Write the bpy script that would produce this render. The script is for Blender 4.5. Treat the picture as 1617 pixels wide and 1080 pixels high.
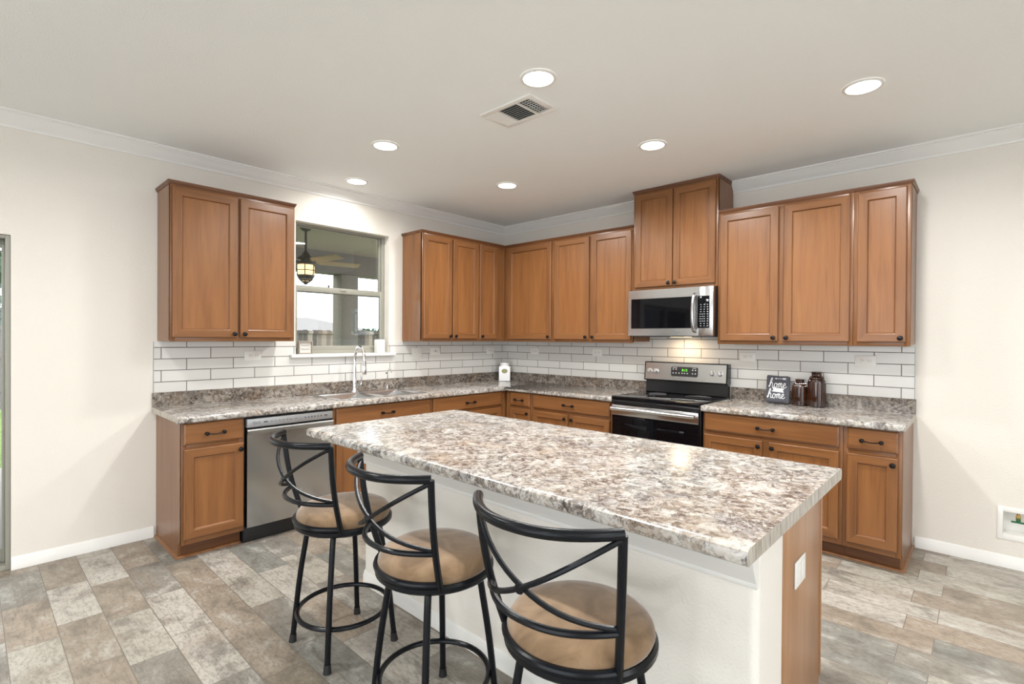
import bpy, bmesh, math, random
from mathutils import Vector, Matrix
random.seed(7)
PI = math.pi
SC = bpy.context.scene
COL = SC.collection
for o in list(bpy.data.objects): bpy.data.objects.remove(o)

# ------------------------------------------------------------------ camera
def setup_camera():
    yaw, pit, rol, fpx = 0.7503, -0.0074, 0.0068, 803.3
    F = Vector((math.cos(pit)*math.cos(yaw), math.cos(pit)*math.sin(yaw), math.sin(pit)))
    R0 = Vector((math.sin(yaw), -math.cos(yaw), 0)); U0 = R0.cross(F)
    R = R0*math.cos(rol)+U0*math.sin(rol); U = U0*math.cos(rol)-R0*math.sin(rol)
    cd = bpy.data.cameras.new('camera'); cam = bpy.data.objects.new('camera', cd); COL.objects.link(cam)
    M = Matrix((R, U, -F)).transposed().to_4x4(); M.translation = Vector((-4.4436, -4.2755, 1.414))
    cam.matrix_world = M
    cd.sensor_fit = 'HORIZONTAL'; cd.sensor_width = 36; cd.lens = fpx/1617*36
    cd.clip_start = 0.05; cd.clip_end = 300
    SC.camera = cam
setup_camera()

# ------------------------------------------------------------------ light
W = bpy.data.worlds.new('overcast_sky'); SC.world = W; W.use_nodes = True
wn = W.node_tree.nodes; wl = W.node_tree.links
bg = wn['Background']
tc = wn.new('ShaderNodeTexCoord'); sep = wn.new('ShaderNodeSeparateXYZ'); rmp = wn.new('ShaderNodeValToRGB')
wl.new(tc.outputs['Generated'], sep.inputs[0]); wl.new(sep.outputs['Z'], rmp.inputs[0]); wl.new(rmp.outputs[0], bg.inputs[0])
rmp.color_ramp.elements[0].position = 0.0; rmp.color_ramp.elements[0].color = (0.80, 0.86, 0.93, 1)
rmp.color_ramp.elements[1].position = 0.6; rmp.color_ramp.elements[1].color = (0.96, 0.98, 1.0, 1)
bg.inputs[1].default_value = 4.8
CAN_W = 23.0
FILL_W = 1.0
SC.view_settings.view_transform = 'Standard'; SC.view_settings.look = 'None'
SC.view_settings.gamma = 1; SC.view_settings.use_curve_mapping = False
SC.view_settings.exposure = -0.13

# ------------------------------------------------------------------ materials
def srgb(r, g, b):
    f = lambda c: (c/255/12.92) if c/255 <= .04045 else ((c/255+.055)/1.055)**2.4
    return (f(r), f(g), f(b), 1)
class NT:
    def __init__(s, name):
        s.m = bpy.data.materials.new(name); s.m.use_nodes = True
        s.t = s.m.node_tree; s.b = s.t.nodes['Principled BSDF']; s.out = s.t.nodes['Material Output']
    def n(s, typ, **kw):
        x = s.t.nodes.new('ShaderNode'+typ)
        for k, v in kw.items():
            if k.startswith('i_'): x.inputs[k[2:].replace('_', ' ')].default_value = v
            else: setattr(x, k, v)
        return x
    def l(s, a, b): s.t.links.new(a, b)
    def ramp(s, src, stops, interp='LINEAR'):
        r = s.n('ValToRGB'); e = r.color_ramp.elements; r.color_ramp.interpolation = interp
        while len(e) < len(stops): e.new(0.5)
        for el, (p, c) in zip(e, stops): el.position = p; el.color = c if len(c) == 4 else (*c, 1)
        s.l(src, r.inputs[0]); return r.outputs[0]
    def mix(s, fac, a, b, blend='MIX'):
        x = s.n('MixRGB', blend_type=blend)
        for k, v in ((0, fac), (1, a), (2, b)):
            if isinstance(v, (int, float)): x.inputs[k].default_value = v
            elif isinstance(v, tuple): x.inputs[k].default_value = v
            else: s.l(v, x.inputs[k])
        return x.outputs[0]
    def math(s, op, a, b=0.0):
        x = s.n('Math', operation=op)
        for k, v in ((0, a), (1, b)):
            if isinstance(v, (int, float)): x.inputs[k].default_value = v
            else: s.l(v, x.inputs[k])
        return x.outputs[0]
    def coord(s, scale=(1, 1, 1), loc=(0, 0, 0), rand=True, kind='Object'):
        t = s.n('TexCoord'); mp = s.n('Mapping'); mp.inputs['Scale'].default_value = scale; mp.inputs['Location'].default_value = loc
        src = t.outputs[kind]
        if rand:
            oi = s.n('ObjectInfo'); mu = s.math('MULTIPLY', oi.outputs['Random'], 37.0)
            cb = s.n('CombineXYZ'); s.l(mu, cb.inputs[0]); s.l(mu, cb.inputs[1]); s.l(mu, cb.inputs[2])
            ad = s.n('VectorMath', operation='ADD'); s.l(src, ad.inputs[0]); s.l(cb.outputs[0], ad.inputs[1]); src = ad.outputs[0]
        s.l(src, mp.inputs[0]); return mp.outputs[0]
    def noise(s, v, scale, detail=4, rough=.5, dist=0):
        x = s.n('TexNoise'); s.l(v, x.inputs['Vector'])
        x.inputs['Scale'].default_value = scale; x.inputs['Detail'].default_value = detail
        x.inputs['Roughness'].default_value = rough; x.inputs['Distortion'].default_value = dist
        return x.outputs['Fac']
    def bump(s, h, st=.2, dist=.01):
        x = s.n('Bump'); x.inputs['Strength'].default_value = st; x.inputs['Distance'].default_value = dist
        s.l(h, x.inputs['Height']); s.l(x.outputs[0], s.b.inputs['Normal']); return x
    def set(s, **kw):
        for k, v in kw.items(): s.b.inputs[k.replace('_', ' ')].default_value = v
        return s
MAT = {}
def plain(name, col, rough=.5, metal=0.0, spec=.5, noise=0.0):
    t = NT(name); t.set(Roughness=rough, Metallic=metal); t.b.inputs['Specular IOR Level'].default_value = spec
    if noise:
        c = t.noise(t.coord(), 30, 4); f = tuple(x*(1-noise) for x in col[:3])+(1,)
        t.l(t.mix(c, f, col), t.b.inputs['Base Color'])
    else: t.b.inputs['Base Color'].default_value = col
    MAT[name] = t.m; return t
def painted(name, col, bump=.25, scale=170, rough=.6):
    t = NT(name); v = t.coord(rand=False); t.set(Roughness=rough)
    t.b.inputs['Specular IOR Level'].default_value = .25
    n2 = t.noise(v, 1.6, 3); lo = tuple(c*.965 for c in col[:3])+(1,)
    t.l(t.mix(n2, lo, col), t.b.inputs['Base Color'])
    t.bump(t.noise(v, scale, 3, .55), bump, .004); MAT[name] = t.m
painted("wall_paint", srgb(229, 223, 213), .6, 130)
painted("ceiling_paint", srgb(245, 246, 243), .5, 110, .7)
painted('half_wall_paint', srgb(233, 228, 219), .45, 120)
plain('trim_paint', srgb(232, 230, 225), .35)
def wood(name, axis, a, b, c, rough=.32):
    t = NT(name); sc = [14, 14, 14]; sc[axis] = .9
    v = t.coord(tuple(sc)); n = t.noise(v, 1.3, 5, .55, .7)
    sc2 = [150, 150, 150]; sc2[axis] = 4.0
    v2 = t.coord(tuple(sc2)); n2 = t.noise(v2, 1.0, 3, .6)
    base = t.ramp(n, [(.25, a), (.5, b), (.78, c)])
    pore = t.ramp(n2, [(.30, (.55, .55, .55)), (.48, (1, 1, 1))])
    t.l(t.mix(.42, base, pore, 'MULTIPLY'), t.b.inputs['Base Color'])
    t.set(Roughness=rough); t.b.inputs['Specular IOR Level'].default_value = .45
    t.b.inputs['Coat Weight'].default_value = .12; t.b.inputs['Coat Roughness'].default_value = .25
    t.bump(n2, .06, .002); MAT[name] = t.m
oa, ob, oc = srgb(110, 70, 40), srgb(128, 84, 48), srgb(141, 95, 56)
wood('oak_vertical', 2, oa, ob, oc); wood('oak_horizontal', 0, oa, ob, oc); wood('oak_depth', 1, oa, ob, oc)
wood('oak_veneer', 2, srgb(120, 76, 42), srgb(136, 89, 50), srgb(147, 99, 57)); wood('oak_dark', 0, srgb(80, 46, 24), srgb(102, 62, 34), srgb(118, 75, 42), .4)
wood('oak_panel', 2, srgb(150, 106, 72), srgb(164, 120, 84), srgb(176, 133, 97), .3)
def granite(name, dark=.0):
    t = NT(name); v0 = t.coord(rand=False)
    nz = t.n('TexNoise'); t.l(v0, nz.inputs['Vector']); nz.inputs['Scale'].default_value = 16; nz.inputs['Detail'].default_value = 6; nz.inputs['Roughness'].default_value = .65
    sc_ = t.n('VectorMath', operation='SCALE'); sc_.inputs['Scale'].default_value = .085; t.l(nz.outputs['Color'], sc_.inputs[0])
    ad = t.n('VectorMath', operation='ADD'); t.l(v0, ad.inputs[0]); t.l(sc_.outputs[0], ad.inputs[1]); v = ad.outputs[0]
    def cells(scale):
        c = t.n('TexVoronoi', feature='F1'); t.l(v, c.inputs['Vector']); c.inputs['Scale'].default_value = scale
        e = t.n('TexVoronoi', feature='DISTANCE_TO_EDGE'); t.l(v, e.inputs['Vector']); e.inputs['Scale'].default_value = scale
        sp = t.n('SeparateXYZ'); t.l(c.outputs['Color'], sp.inputs[0]); return sp.outputs[0], sp.outputs[1], e.outputs['Distance']
    r1, r1b, e1 = cells(22); r2, r2b, e2 = cells(58)
    n1 = t.noise(v0, 5.0, 6, .62, .6); n3 = t.noise(v0, 3.0, 4, .55, .6); n2 = t.noise(v, 36, 6, .7); n4 = t.noise(v0, 7.5, 5, .6, .4)
    base = t.ramp(r1, [(0.0, srgb(189, 185, 178)), (.22, srgb(155, 148, 137)), (.42, srgb(198, 196, 190)), (.60, srgb(135, 128, 120)), (.74, srgb(178, 171, 162)), (.90, srgb(113, 108, 106))], 'CONSTANT')
    fine = t.ramp(r2, [(0.0, srgb(195, 190, 184)), (.3, srgb(150, 139, 127)), (.5, srgb(180, 174, 166)), (.68, srgb(108, 98, 92)), (.84, srgb(189, 186, 182))], 'CONSTANT')
    base = t.mix(t.ramp(n1, [(.38, (.4, .4, .4)), (.58, (.88, .88, .88))]), base, fine)
    tan = t.ramp(n3, [(.50, (0, 0, 0)), (.64, (1, 1, 1))]); base = t.mix(t.math('MULTIPLY', tan, .30), base, srgb(158, 130, 98))
    gry = t.ramp(n4, [(.53, (0, 0, 0)), (.66, (1, 1, 1))]); base = t.mix(t.math('MULTIPLY', gry, .42), base, srgb(116, 117, 122))
    ed = t.ramp(e1, [(.0, (1, 1, 1)), (.045, (0, 0, 0))]); em = t.ramp(n2, [(.40, (0, 0, 0)), (.56, (1, 1, 1))])
    base = t.mix(t.math('MULTIPLY', t.math('MULTIPLY', ed, em), .9), base, srgb(52, 46, 46))
    ed2 = t.ramp(e2, [(.0, (1, 1, 1)), (.06, (0, 0, 0))]); em2 = t.ramp(n1, [(.46, (0, 0, 0)), (.58, (1, 1, 1))])
    base = t.mix(t.math('MULTIPLY', t.math('MULTIPLY', ed2, em2), .75), base, srgb(66, 58, 56))
    fl = t.ramp(n2, [(.60, (0, 0, 0)), (.66, (1, 1, 1))]); base = t.mix(t.math('MULTIPLY', fl, .85), base, srgb(44, 40, 42))
    n5 = t.noise(v0, 13, 8, .68, 1.1); n6 = t.noise(v0, 4.2, 3, .5, .3)
    vein = t.ramp(n5, [(.465, (0, 0, 0)), (.492, (1, 1, 1)), (.508, (1, 1, 1)), (.535, (0, 0, 0))])
    base = t.mix(t.math('MULTIPLY', t.math('MULTIPLY', vein, t.ramp(n6, [(.40, (.15, .15, .15)), (.58, (1, 1, 1))])), .72), base, srgb(62, 54, 52))
    wht = t.ramp(t.noise(v0, 8.5, 7, .66, .9), [(.56, (0, 0, 0)), (.64, (1, 1, 1))]); base = t.mix(t.math('MULTIPLY', wht, .55), base, srgb(218, 215, 207))
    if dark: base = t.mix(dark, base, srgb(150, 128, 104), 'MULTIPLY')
    t.l(base, t.b.inputs['Base Color']); t.set(Roughness=.16); t.b.inputs['Specular IOR Level'].default_value = .5
    MAT[name] = t.m
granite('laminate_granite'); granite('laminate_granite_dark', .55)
def edge_strip():
    t = NT('laminate_edge'); v = t.coord((30, 30, 5), rand=False)
    n = t.noise(v, 3, 5, .6, .3)
    t.l(t.ramp(n, [(.3, srgb(120, 112, 100)), (.5, srgb(176, 168, 156)), (.68, srgb(205, 200, 190))]), t.b.inputs['Base Color'])
    t.set(Roughness=.35); MAT['laminate_edge'] = t.m
edge_strip()
def floor_mat():
    t = NT('plank_tile'); tcn = t.n('TexCoord'); s = t.n('SeparateXYZ'); t.l(tcn.outputs['Object'], s.inputs[0])
    u = t.math('ADD', s.outputs[1], .61+50); vv = t.math('ADD', s.outputs[0], 3.790+.1775*200)
    cb = t.n('CombineXYZ'); t.l(u, cb.inputs[0]); t.l(vv, cb.inputs[1])
    br = t.n('TexBrick', offset=.76, offset_frequency=2, squash=1.0); t.l(cb.outputs[0], br.inputs['Vector'])
    for k, x in (('Scale', 1.0), ('Mortar Size', .0018), ('Mortar Smooth', .1), ('Bias', 0.0), ('Brick Width', .5), ('Row Height', .1775)): br.inputs[k].default_value = x
    br.inputs['Color1'].default_value = (0, 0, 0, 1); br.inputs['Color2'].default_value = (1, 1, 1, 1); br.inputs['Mortar'].default_value = (0, 0, 0, 1)
    rnd = br.outputs['Color']
    tone = t.ramp(rnd, [(0.0, srgb(138, 133, 124)), (.16, srgb(171, 165, 153)), (.32, srgb(150, 138, 123)), (.48, srgb(134, 133, 126)), (.64, srgb(180, 174, 164)), (.80, srgb(157, 143, 127)), (.95, srgb(140, 130, 115))], 'CONSTANT')
    pos = t.n('CombineXYZ'); r40 = t.math('MULTIPLY', rnd, 61.0)
    t.l(t.math('MULTIPLY', s.outputs[0], 1.8), pos.inputs[0]); t.l(s.outputs[1], pos.inputs[1]); t.l(r40, pos.inputs[2])
    c1 = t.noise(pos.outputs[0], 4.6, 7, .68, .35)
    pos2 = t.n('CombineXYZ'); t.l(t.math('MULTIPLY', s.outputs[0], 34.0), pos2.inputs[0]); t.l(t.math('MULTIPLY', s.outputs[1], 3.0), pos2.inputs[1]); t.l(r40, pos2.inputs[2])
    c2 = t.noise(pos2.outputs[0], 3.0, 5, .7, .5)
    c3 = t.noise(pos.outputs[0], 2.4, 5, .62, .5); c4 = t.noise(pos.outputs[0], 38, 5, .7)
    col = t.mix(t.ramp(c1, [(.36, (.62, .62, .62)), (.49, (0, 0, 0))]), tone, srgb(98, 93, 85))
    col = t.mix(t.ramp(c1, [(.53, (0, 0, 0)), (.68, (.6, .6, .6))]), col, srgb(195, 192, 184))
    col = t.mix(t.ramp(c3, [(.54, (0, 0, 0)), (.68, (.38, .38, .38))]), col, srgb(134, 115, 98))
    col = t.mix(t.ramp(c2, [(.34, (.42, .42, .42)), (.46, (0, 0, 0))]), col, srgb(83, 77, 70))
    col = t.mix(t.ramp(c4, [(.40, (.35, .35, .35)), (.52, (0, 0, 0))]), col, srgb(93, 87, 79))
    col = t.mix(br.outputs['Fac'], col, srgb(112, 104, 96))
    t.l(col, t.b.inputs['Base Color']); t.set(Roughness=.42); t.b.inputs['Specular IOR Level'].default_value = .4
    h = t.math('SUBTRACT', t.math('MULTIPLY', c2, .3), br.outputs['Fac']); t.bump(h, .25, .003)
    MAT['plank_tile'] = t.m
floor_mat()
def tile_mat(name, axis, off_even, off_odd):
    # running bond of long subway tiles; rows measured up from z = 1.006
    t = NT(name); tcn = t.n('TexCoord'); s = t.n('SeparateXYZ'); t.l(tcn.outputs['Object'], s.inputs[0])
    u = t.math('ADD', s.outputs[axis] if axis == 0 else t.math('MULTIPLY', s.outputs[1], -1.0), off_odd+.3145*40)
    v = t.math('ADD', s.outputs[2], -1.0055+.0816*40)
    cb = t.n('CombineXYZ'); t.l(u, cb.inputs[0]); t.l(v, cb.inputs[1])
    br = t.n('TexBrick', offset=off_even, offset_frequency=2); t.l(cb.outputs[0], br.inputs['Vector'])
    for k, x in (('Scale', 1.0), ('Mortar Size', .0030), ('Mortar Smooth', .15), ('Bias', 0.0), ('Brick Width', .3145), ('Row Height', .0816)): br.inputs[k].default_value = x
    br.inputs['Color1'].default_value = srgb(219, 217, 212); br.inputs['Color2'].default_value = srgb(228, 226, 221); br.inputs['Mortar'].default_value = srgb(104, 97, 90)
    mp = t.n('Mapping'); mp.inputs['Scale'].default_value = (2, 2, 26); t.l(tcn.outputs['Object'], mp.inputs[0])
    st = t.noise(mp.outputs[0], 3, 4)
    t.l(t.mix(t.math('MULTIPLY', st, .10), br.outputs['Color'], srgb(188, 184, 176)), t.b.inputs['Base Color'])
    t.l(t.math('ADD', t.math('MULTIPLY', br.outputs['Fac'], .6), .22), t.b.inputs['Roughness'])
    t.bump(t.math('SUBTRACT', 1.0, br.outputs['Fac']), .35, .002); MAT[name] = t.m
tile_mat('subway_tile_left', 0, .5, 3.504)
tile_mat('subway_tile_right', 1, .5, -3.06+.3145*10)
def steel(name, base=.60, rough=.26, axis=2):
    t = NT(name); sc = [420, 420, 420]; sc[axis] = 3
    v = t.coord(tuple(sc)); n = t.noise(v, 1, 2, .5)
    t.l(t.ramp(n, [(.3, (base*.96, base*.965, base*.97)), (.7, (base, base*1.005, base*1.01))]), t.b.inputs['Base Color'])
    t.l(t.ramp(n, [(.3, (rough*.92,)*3), (.7, (rough*1.08,)*3)]), t.b.inputs['Roughness']); t.set(Metallic=1.0); MAT[name] = t.m
steel('brushed_steel', .50, .22, 2); steel('brushed_steel_wide', .66, .2, 0)
plain('satin_steel', (.42, .425, .43, 1), .5, .75); plain('silver_knob', (.62, .61, .60, 1), .28, .85); plain('chrome', (.82, .83, .85, 1), .08, 1.0)
plain('black_glass', (.003, .003, .004, 1), .04, 0, .25)
plain('black_enamel', (.010, .010, .011, 1), .18, 0, .5)
plain('black_plastic', (.014, .014, .015, 1), .45)
plain('dark_bronze', (.012, .010, .010, 1), .32, .55)
plain('black_metal', (.006, .007, .009, 1), .27, .0, .22)
plain('white_plastic', srgb(236, 234, 228), .35)
plain('slot_dark', srgb(34, 32, 30), .6)
plain('icon_grey', srgb(88, 90, 94), .5)
plain('icon_white', srgb(214, 216, 220), .5)
plain('white_ceramic', srgb(240, 239, 238), .12)
plain('label_olive', srgb(150, 146, 104), .35, .4)
plain('sign_slate', srgb(78, 78, 86), .7, noise=.35)
plain('paint_white', srgb(240, 240, 242), .6)
plain('sign_paper', srgb(226, 222, 214), .7, noise=.08)
plain('weathered_frame', srgb(170, 158, 144), .7, noise=.3)
plain('candle_white', srgb(232, 231, 224), .5, noise=.05)
plain('window_vinyl', srgb(152, 150, 138), .45)
plain('duct_dark', srgb(52, 56, 58), .8)
plain('brass', srgb(196, 160, 88), .3, .9)
plain('green_handle', srgb(10, 92, 54), .4)
plain('concrete', srgb(170, 166, 162), .85, noise=.2)
plain('stucco_grey', srgb(122, 118, 108), .9, noise=.25)
plain('patio_paint', srgb(134, 124, 108), .8, noise=.1)
plain('patio_beam', srgb(98, 92, 82), .8, noise=.1)
plain('roof_shingle', srgb(120, 116, 116), .9, noise=.25)
plain('leaf_green', srgb(72, 96, 70), .8, noise=.4)
plain('fan_bronze', srgb(46, 44, 36), .5, .4)
plain('fan_blade', srgb(150, 128, 100), .6, noise=.2)
plain('rubber', (.01, .01, .01, 1), .6)
plain('wire_black', (.02, .02, .022, 1), .6)
def suede():
    t = NT('tan_suede'); v = t.coord()
    n = t.noise(v, 7, 4, .55, 1.2); f = t.noise(v, 420, 2)
    c = t.ramp(n, [(.35, srgb(116, 92, 66)), (.5, srgb(136, 110, 82)), (.66, srgb(152, 126, 97))])
    t.l(t.mix(t.math('MULTIPLY', f, .18), c, srgb(120, 92, 66)), t.b.inputs['Base Color'])
    t.set(Roughness=.95); t.b.inputs['Sheen Weight'].default_value = .5; t.b.inputs['Sheen Roughness'].default_value = .4
    t.bump(f, .1, .001); MAT['tan_suede'] = t.m
suede()
def grass_mat():
    t = NT('lawn_grass'); v = t.coord(rand=False); n = t.noise(v, 14, 6, .7)
    t.l(t.ramp(n, [(.3, srgb(70, 92, 42)), (.5, srgb(104, 128, 62)), (.7, srgb(140, 156, 92))]), t.b.inputs['Base Color']); t.set(Roughness=.95); MAT['lawn_grass'] = t.m
grass_mat()
def fence_mat():
    t = NT('fence_wood'); tcn = t.n('TexCoord'); sp = t.n('SeparateXYZ'); t.l(tcn.outputs['Object'], sp.inputs[0])
    wn_ = t.n('TexWhiteNoise', noise_dimensions='1D'); t.l(t.math('FLOOR', t.math('DIVIDE', t.math('ADD', sp.outputs[0], 14.0), .146)), wn_.inputs['W'])
    m = t.noise(t.coord((40, 40, 3), rand=False), 1, 4)
    base = t.ramp(wn_.outputs['Value'], [(.0, srgb(48, 40, 38)), (.3, srgb(104, 90, 82)), (.55, srgb(66, 58, 55)), (.8, srgb(138, 122, 110))], 'CONSTANT')
    t.l(t.mix(t.math('MULTIPLY', m, .5), base, srgb(106, 98, 94)), t.b.inputs['Base Color']); t.set(Roughness=.9); MAT['fence_wood'] = t.m
fence_mat()
def glass(name, tint=(1, 1, 1, 1), refl=1.0):
    t = NT(name); t.t.nodes.remove(t.b)
    tr = t.n('BsdfTransparent'); tr.inputs[0].default_value = tint
    gl = t.n('BsdfGlossy'); gl.inputs['Roughness'].default_value = .01
    fr = t.n('Fresnel'); fr.inputs[0].default_value = 1.45
    mx = t.n('MixShader'); t.l(t.math('MULTIPLY', fr.outputs[0], refl), mx.inputs[0]); t.l(tr.outputs[0], mx.inputs[1]); t.l(gl.outputs[0], mx.inputs[2]); t.l(mx.outputs[0], t.out.inputs[0]); MAT[name] = t.m
glass('window_glass', (.96, .98, .97, 1)); glass('screened_glass', (.80, .83, .83, 1), .8)
def amber():
    t = NT('amber_glass'); t.b.inputs['Base Color'].default_value = srgb(84, 42, 18); t.set(Roughness=.08)
    t.b.inputs['Transmission Weight'].default_value = .12; t.b.inputs['Coat Weight'].default_value = .6; t.b.inputs['Coat Roughness'].default_value = .06
    v = t.coord(rand=False); n = t.noise(v, 24, 3); t.l(t.ramp(n, [(.35, srgb(30, 13, 7)), (.65, srgb(66, 32, 13))]), t.b.inputs['Base Color']); MAT['amber_glass'] = t.m
amber()
def emit(name, col, st):
    t = NT(name); t.t.nodes.remove(t.b); e = t.n('Emission'); e.inputs[0].default_value = col; e.inputs[1].default_value = st; t.l(e.outputs[0], t.out.inputs[0]); MAT[name] = t.m
emit('lamp_lens', (1, .97, .92, 1), 9.0); emit('display_green', (.25, 1, .08, 1), 1.6); emit('lantern_glow', (1, .62, .28, 1), 3.0); emit('hood_bulb', (1, .72, .40, 1), 6.0)

# ------------------------------------------------------------------ mesh helpers
def new(): return bmesh.new()
def box(bm, x0, x1, y0, y1, z0, z1, bev=0.0, mi=0, seg=2):
    xs, ys, zs = sorted((x0, x1)), sorted((y0, y1)), sorted((z0, z1))
    vs = [bm.verts.new((x, y, z)) for x in xs for y in ys for z in zs]
    fs = [bm.faces.new([vs[i] for i in q]) for q in ((0, 1, 3, 2), (4, 6, 7, 5), (0, 4, 5, 1), (2, 3, 7, 6), (0, 2, 6, 4), (1, 5, 7, 3))]
    for f in fs: f.material_index = mi
    if bev > 0:
        es = list({e for f in fs for e in f.edges})
        r = bmesh.ops.bevel(bm, geom=es, offset=bev, segments=seg, profile=.5, affect='EDGES')
        for f in r['faces']: f.material_index = mi
def rings(bm, x0, x1, z0, z1, prof, mi_v=0, mi_h=0, mi_p=0, back=True):
    """nested rectangles facing -y: prof = [(inset, y)], the last one is capped"""
    R = []
    for ins, y in prof:
        R.append([bm.verts.new(p) for p in ((x0+ins, y, z0+ins), (x1-ins, y, z0+ins), (x1-ins, y, z1-ins), (x0+ins, y, z1-ins))])
    for a, b in zip(R, R[1:]):
        for i in range(4):
            j = (i+1) % 4; f = bm.faces.new((a[i], a[j], b[j], b[i])); f.material_index = mi_h if i in (0, 2) else mi_v
    f = bm.faces.new(R[-1]); f.material_index = mi_p
    if back: bm.faces.new(R[0][::-1])
def lathe(bm, prof, c=(0, 0, 0), seg=20, axis='Z', mi=0, capb=True, capt=True):
    C = Vector(c); R = []
    def P(r, h, a):
        u, v = r*math.cos(a), r*math.sin(a)
        return C+{'Z': Vector((u, v, h)), 'Y': Vector((u, -h, v)), 'X': Vector((h, u, v))}[axis]
    for r, h in prof: R.append([bm.verts.new(P(r, h, 2*PI*i/seg)) for i in range(seg)])
    for a, b in zip(R, R[1:]):
        for i in range(seg):
            j = (i+1) % seg; bm.faces.new((a[i], a[j], b[j], b[i])).material_index = mi
    if capb: bm.faces.new(R[0][::-1]).material_index = mi
    if capt: bm.faces.new(R[-1]).material_index = mi
def smooth_path(pts, n=8, closed=False):
    P = [Vector(p) for p in pts]; out = []; N = len(P)
    rng = range(N) if closed else range(N-1)
    for i in rng:
        p0 = P[(i-1) % N] if (closed or i > 0) else P[i]; p1 = P[i]; p2 = P[(i+1) % N]; p3 = P[(i+2) % N] if (closed or i+2 < N) else p2
        for k in range(n):
            t = k/n; out.append(.5*((2*p1)+(p2-p0)*t+(2*p0-5*p1+4*p2-p3)*t*t+(3*p1-p0-3*p2+p3)*t**3))
    if not closed: out.append(P[-1])
    return out
def tube(bm, pts, r, seg=10, closed=False, mi=0, flat=None):
    P = [Vector(p) for p in pts]; N = len(P); R = []; nrm = None
    for i, p in enumerate(P):
        a = P[i-1] if (closed or i > 0) else p; b = P[(i+1) % N] if (closed or i+1 < N) else p
        d = (b-a).normalized() if (b-a).length > 1e-9 else Vector((0, 0, 1))
        if nrm is None:
            nrm = d.cross(Vector((0, 0, 1)))
            if nrm.length < 1e-3: nrm = d.cross(Vector((1, 0, 0)))
        nrm = (nrm-d*nrm.dot(d)).normalized(); bi = d.cross(nrm)
        rr = r[i] if isinstance(r, (list, tuple)) else r
        R.append([bm.verts.new(p+(nrm*math.cos(2*PI*k/seg)+bi*math.sin(2*PI*k/seg))*rr) for k in range(seg)])
    for i in range(N if closed else N-1):
        a, b = R[i], R[(i+1) % N]
        off = 0
        if closed and i == N-1:
            off = min(range(seg), key=lambda o: (a[0].co-b[o].co).length)
        for k in range(seg):
            j = (k+1) % seg; bm.faces.new((a[k], a[j], b[(j+off) % seg], b[(k+off) % seg])).material_index = mi
    if not closed:
        bm.faces.new(R[0][::-1]).material_index = mi; bm.faces.new(R[-1]).material_index = mi
def prism(bm, poly, axis, a, b, mi=0):
    """extrude a closed 2-D polygon. axis 'X': poly=(y,z); 'Y': poly=(x,z); 'Z': poly=(x,y)"""
    def P(q, t): return {'X': (t, q[0], q[1]), 'Y': (q[0], t, q[1]), 'Z': (q[0], q[1], t)}[axis]
    A = [bm.verts.new(P(q, a)) for q in poly]; B = [bm.verts.new(P(q, b)) for q in poly]; n = len(poly)
    for i in range(n): bm.faces.new((A[i], A[(i+1) % n], B[(i+1) % n], B[i])).material_index = mi
    bm.faces.new(A[::-1]).material_index = mi; bm.faces.new(B).material_index = mi
def sweep_poly(bm, prof, path, mi=0):
    """prof=(out,z) carried round a horizontal path [(point, outward direction)] with mitres given by direction length"""
    R = []
    for (x, y), (dx, dy) in path: R.append([bm.verts.new((x+dx*o, y+dy*o, z)) for o, z in prof])
    n = len(prof)
    for a, b in zip(R, R[1:]):
        for i in range(n): bm.faces.new((a[i], a[(i+1) % n], b[(i+1) % n], b[i])).material_index = mi
    bm.faces.new(R[0][::-1]).material_index = mi; bm.faces.new(R[-1]).material_index = mi
def part(name, bm, mats, parent=None, loc=None, rot=None, ang=35):
    bmesh.ops.recalc_face_normals(bm, faces=bm.faces)
    me = bpy.data.meshes.new(name); bm.to_mesh(me); bm.free()
    for m in (mats if isinstance(mats, (list, tuple)) else [mats]): me.materials.append(MAT[m])
    for p in me.polygons: p.use_smooth = True
    me.set_sharp_from_angle(angle=math.radians(ang))
    o = bpy.data.objects.new(name, me); COL.objects.link(o)
    if parent: o.parent = parent
    if loc: o.location = loc
    if rot: o.rotation_euler = rot
    return o
def tag(o, label=None, cat=None, group=None, kind=None):
    if label: o['label'] = label
    if cat: o['category'] = cat
    if group: o['group'] = group
    if kind: o['kind'] = kind
    return o
def thing(name, label, cat, loc=(0, 0, 0), rz=0.0, group=None):
    o = bpy.data.objects.new(name, None); o.empty_display_size = .1; COL.objects.link(o)
    o.location = loc; o.rotation_euler = (0, 0, rz); return tag(o, label, cat, group)
def struct(name, bm, mats, parent=None, label=None):
    o = part(name, bm, mats, parent)
    if not parent: o['kind'] = 'structure'
    if label: o['label'] = label
    return o
def kids(o): return [c for c in bpy.data.objects if c.parent == o]
def dup(o, parent=None):
    c = o.copy(); COL.objects.link(c); c.parent = parent
    for ch in kids(o): dup(ch, c)
    return c
def text_part(name, s, size, mat, parent, loc, rot, depth=.0008, align='CENTER'):
    cu = bpy.data.curves.new(name, 'FONT'); cu.body = s; cu.size = size; cu.extrude = depth; cu.align_x = align; cu.align_y = 'CENTER'
    tmp = bpy.data.objects.new(name+'_tmp', cu); COL.objects.link(tmp)
    bpy.context.view_layer.update()
    me = bpy.data.meshes.new_from_object(tmp.evaluated_get(bpy.context.evaluated_depsgraph_get()))
    bpy.data.objects.remove(tmp); bpy.data.curves.remove(cu)
    me.materials.clear(); me.materials.append(MAT[mat]); me.name = name
    o = bpy.data.objects.new(name, me); COL.objects.link(o); o.parent = parent; o.location = loc; o.rotation_euler = rot; return o
RB = -PI/2     # wall on the right of the photo: local x runs along -y, local -y points to -x
FACE = (PI/2, 0, 0)

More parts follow.
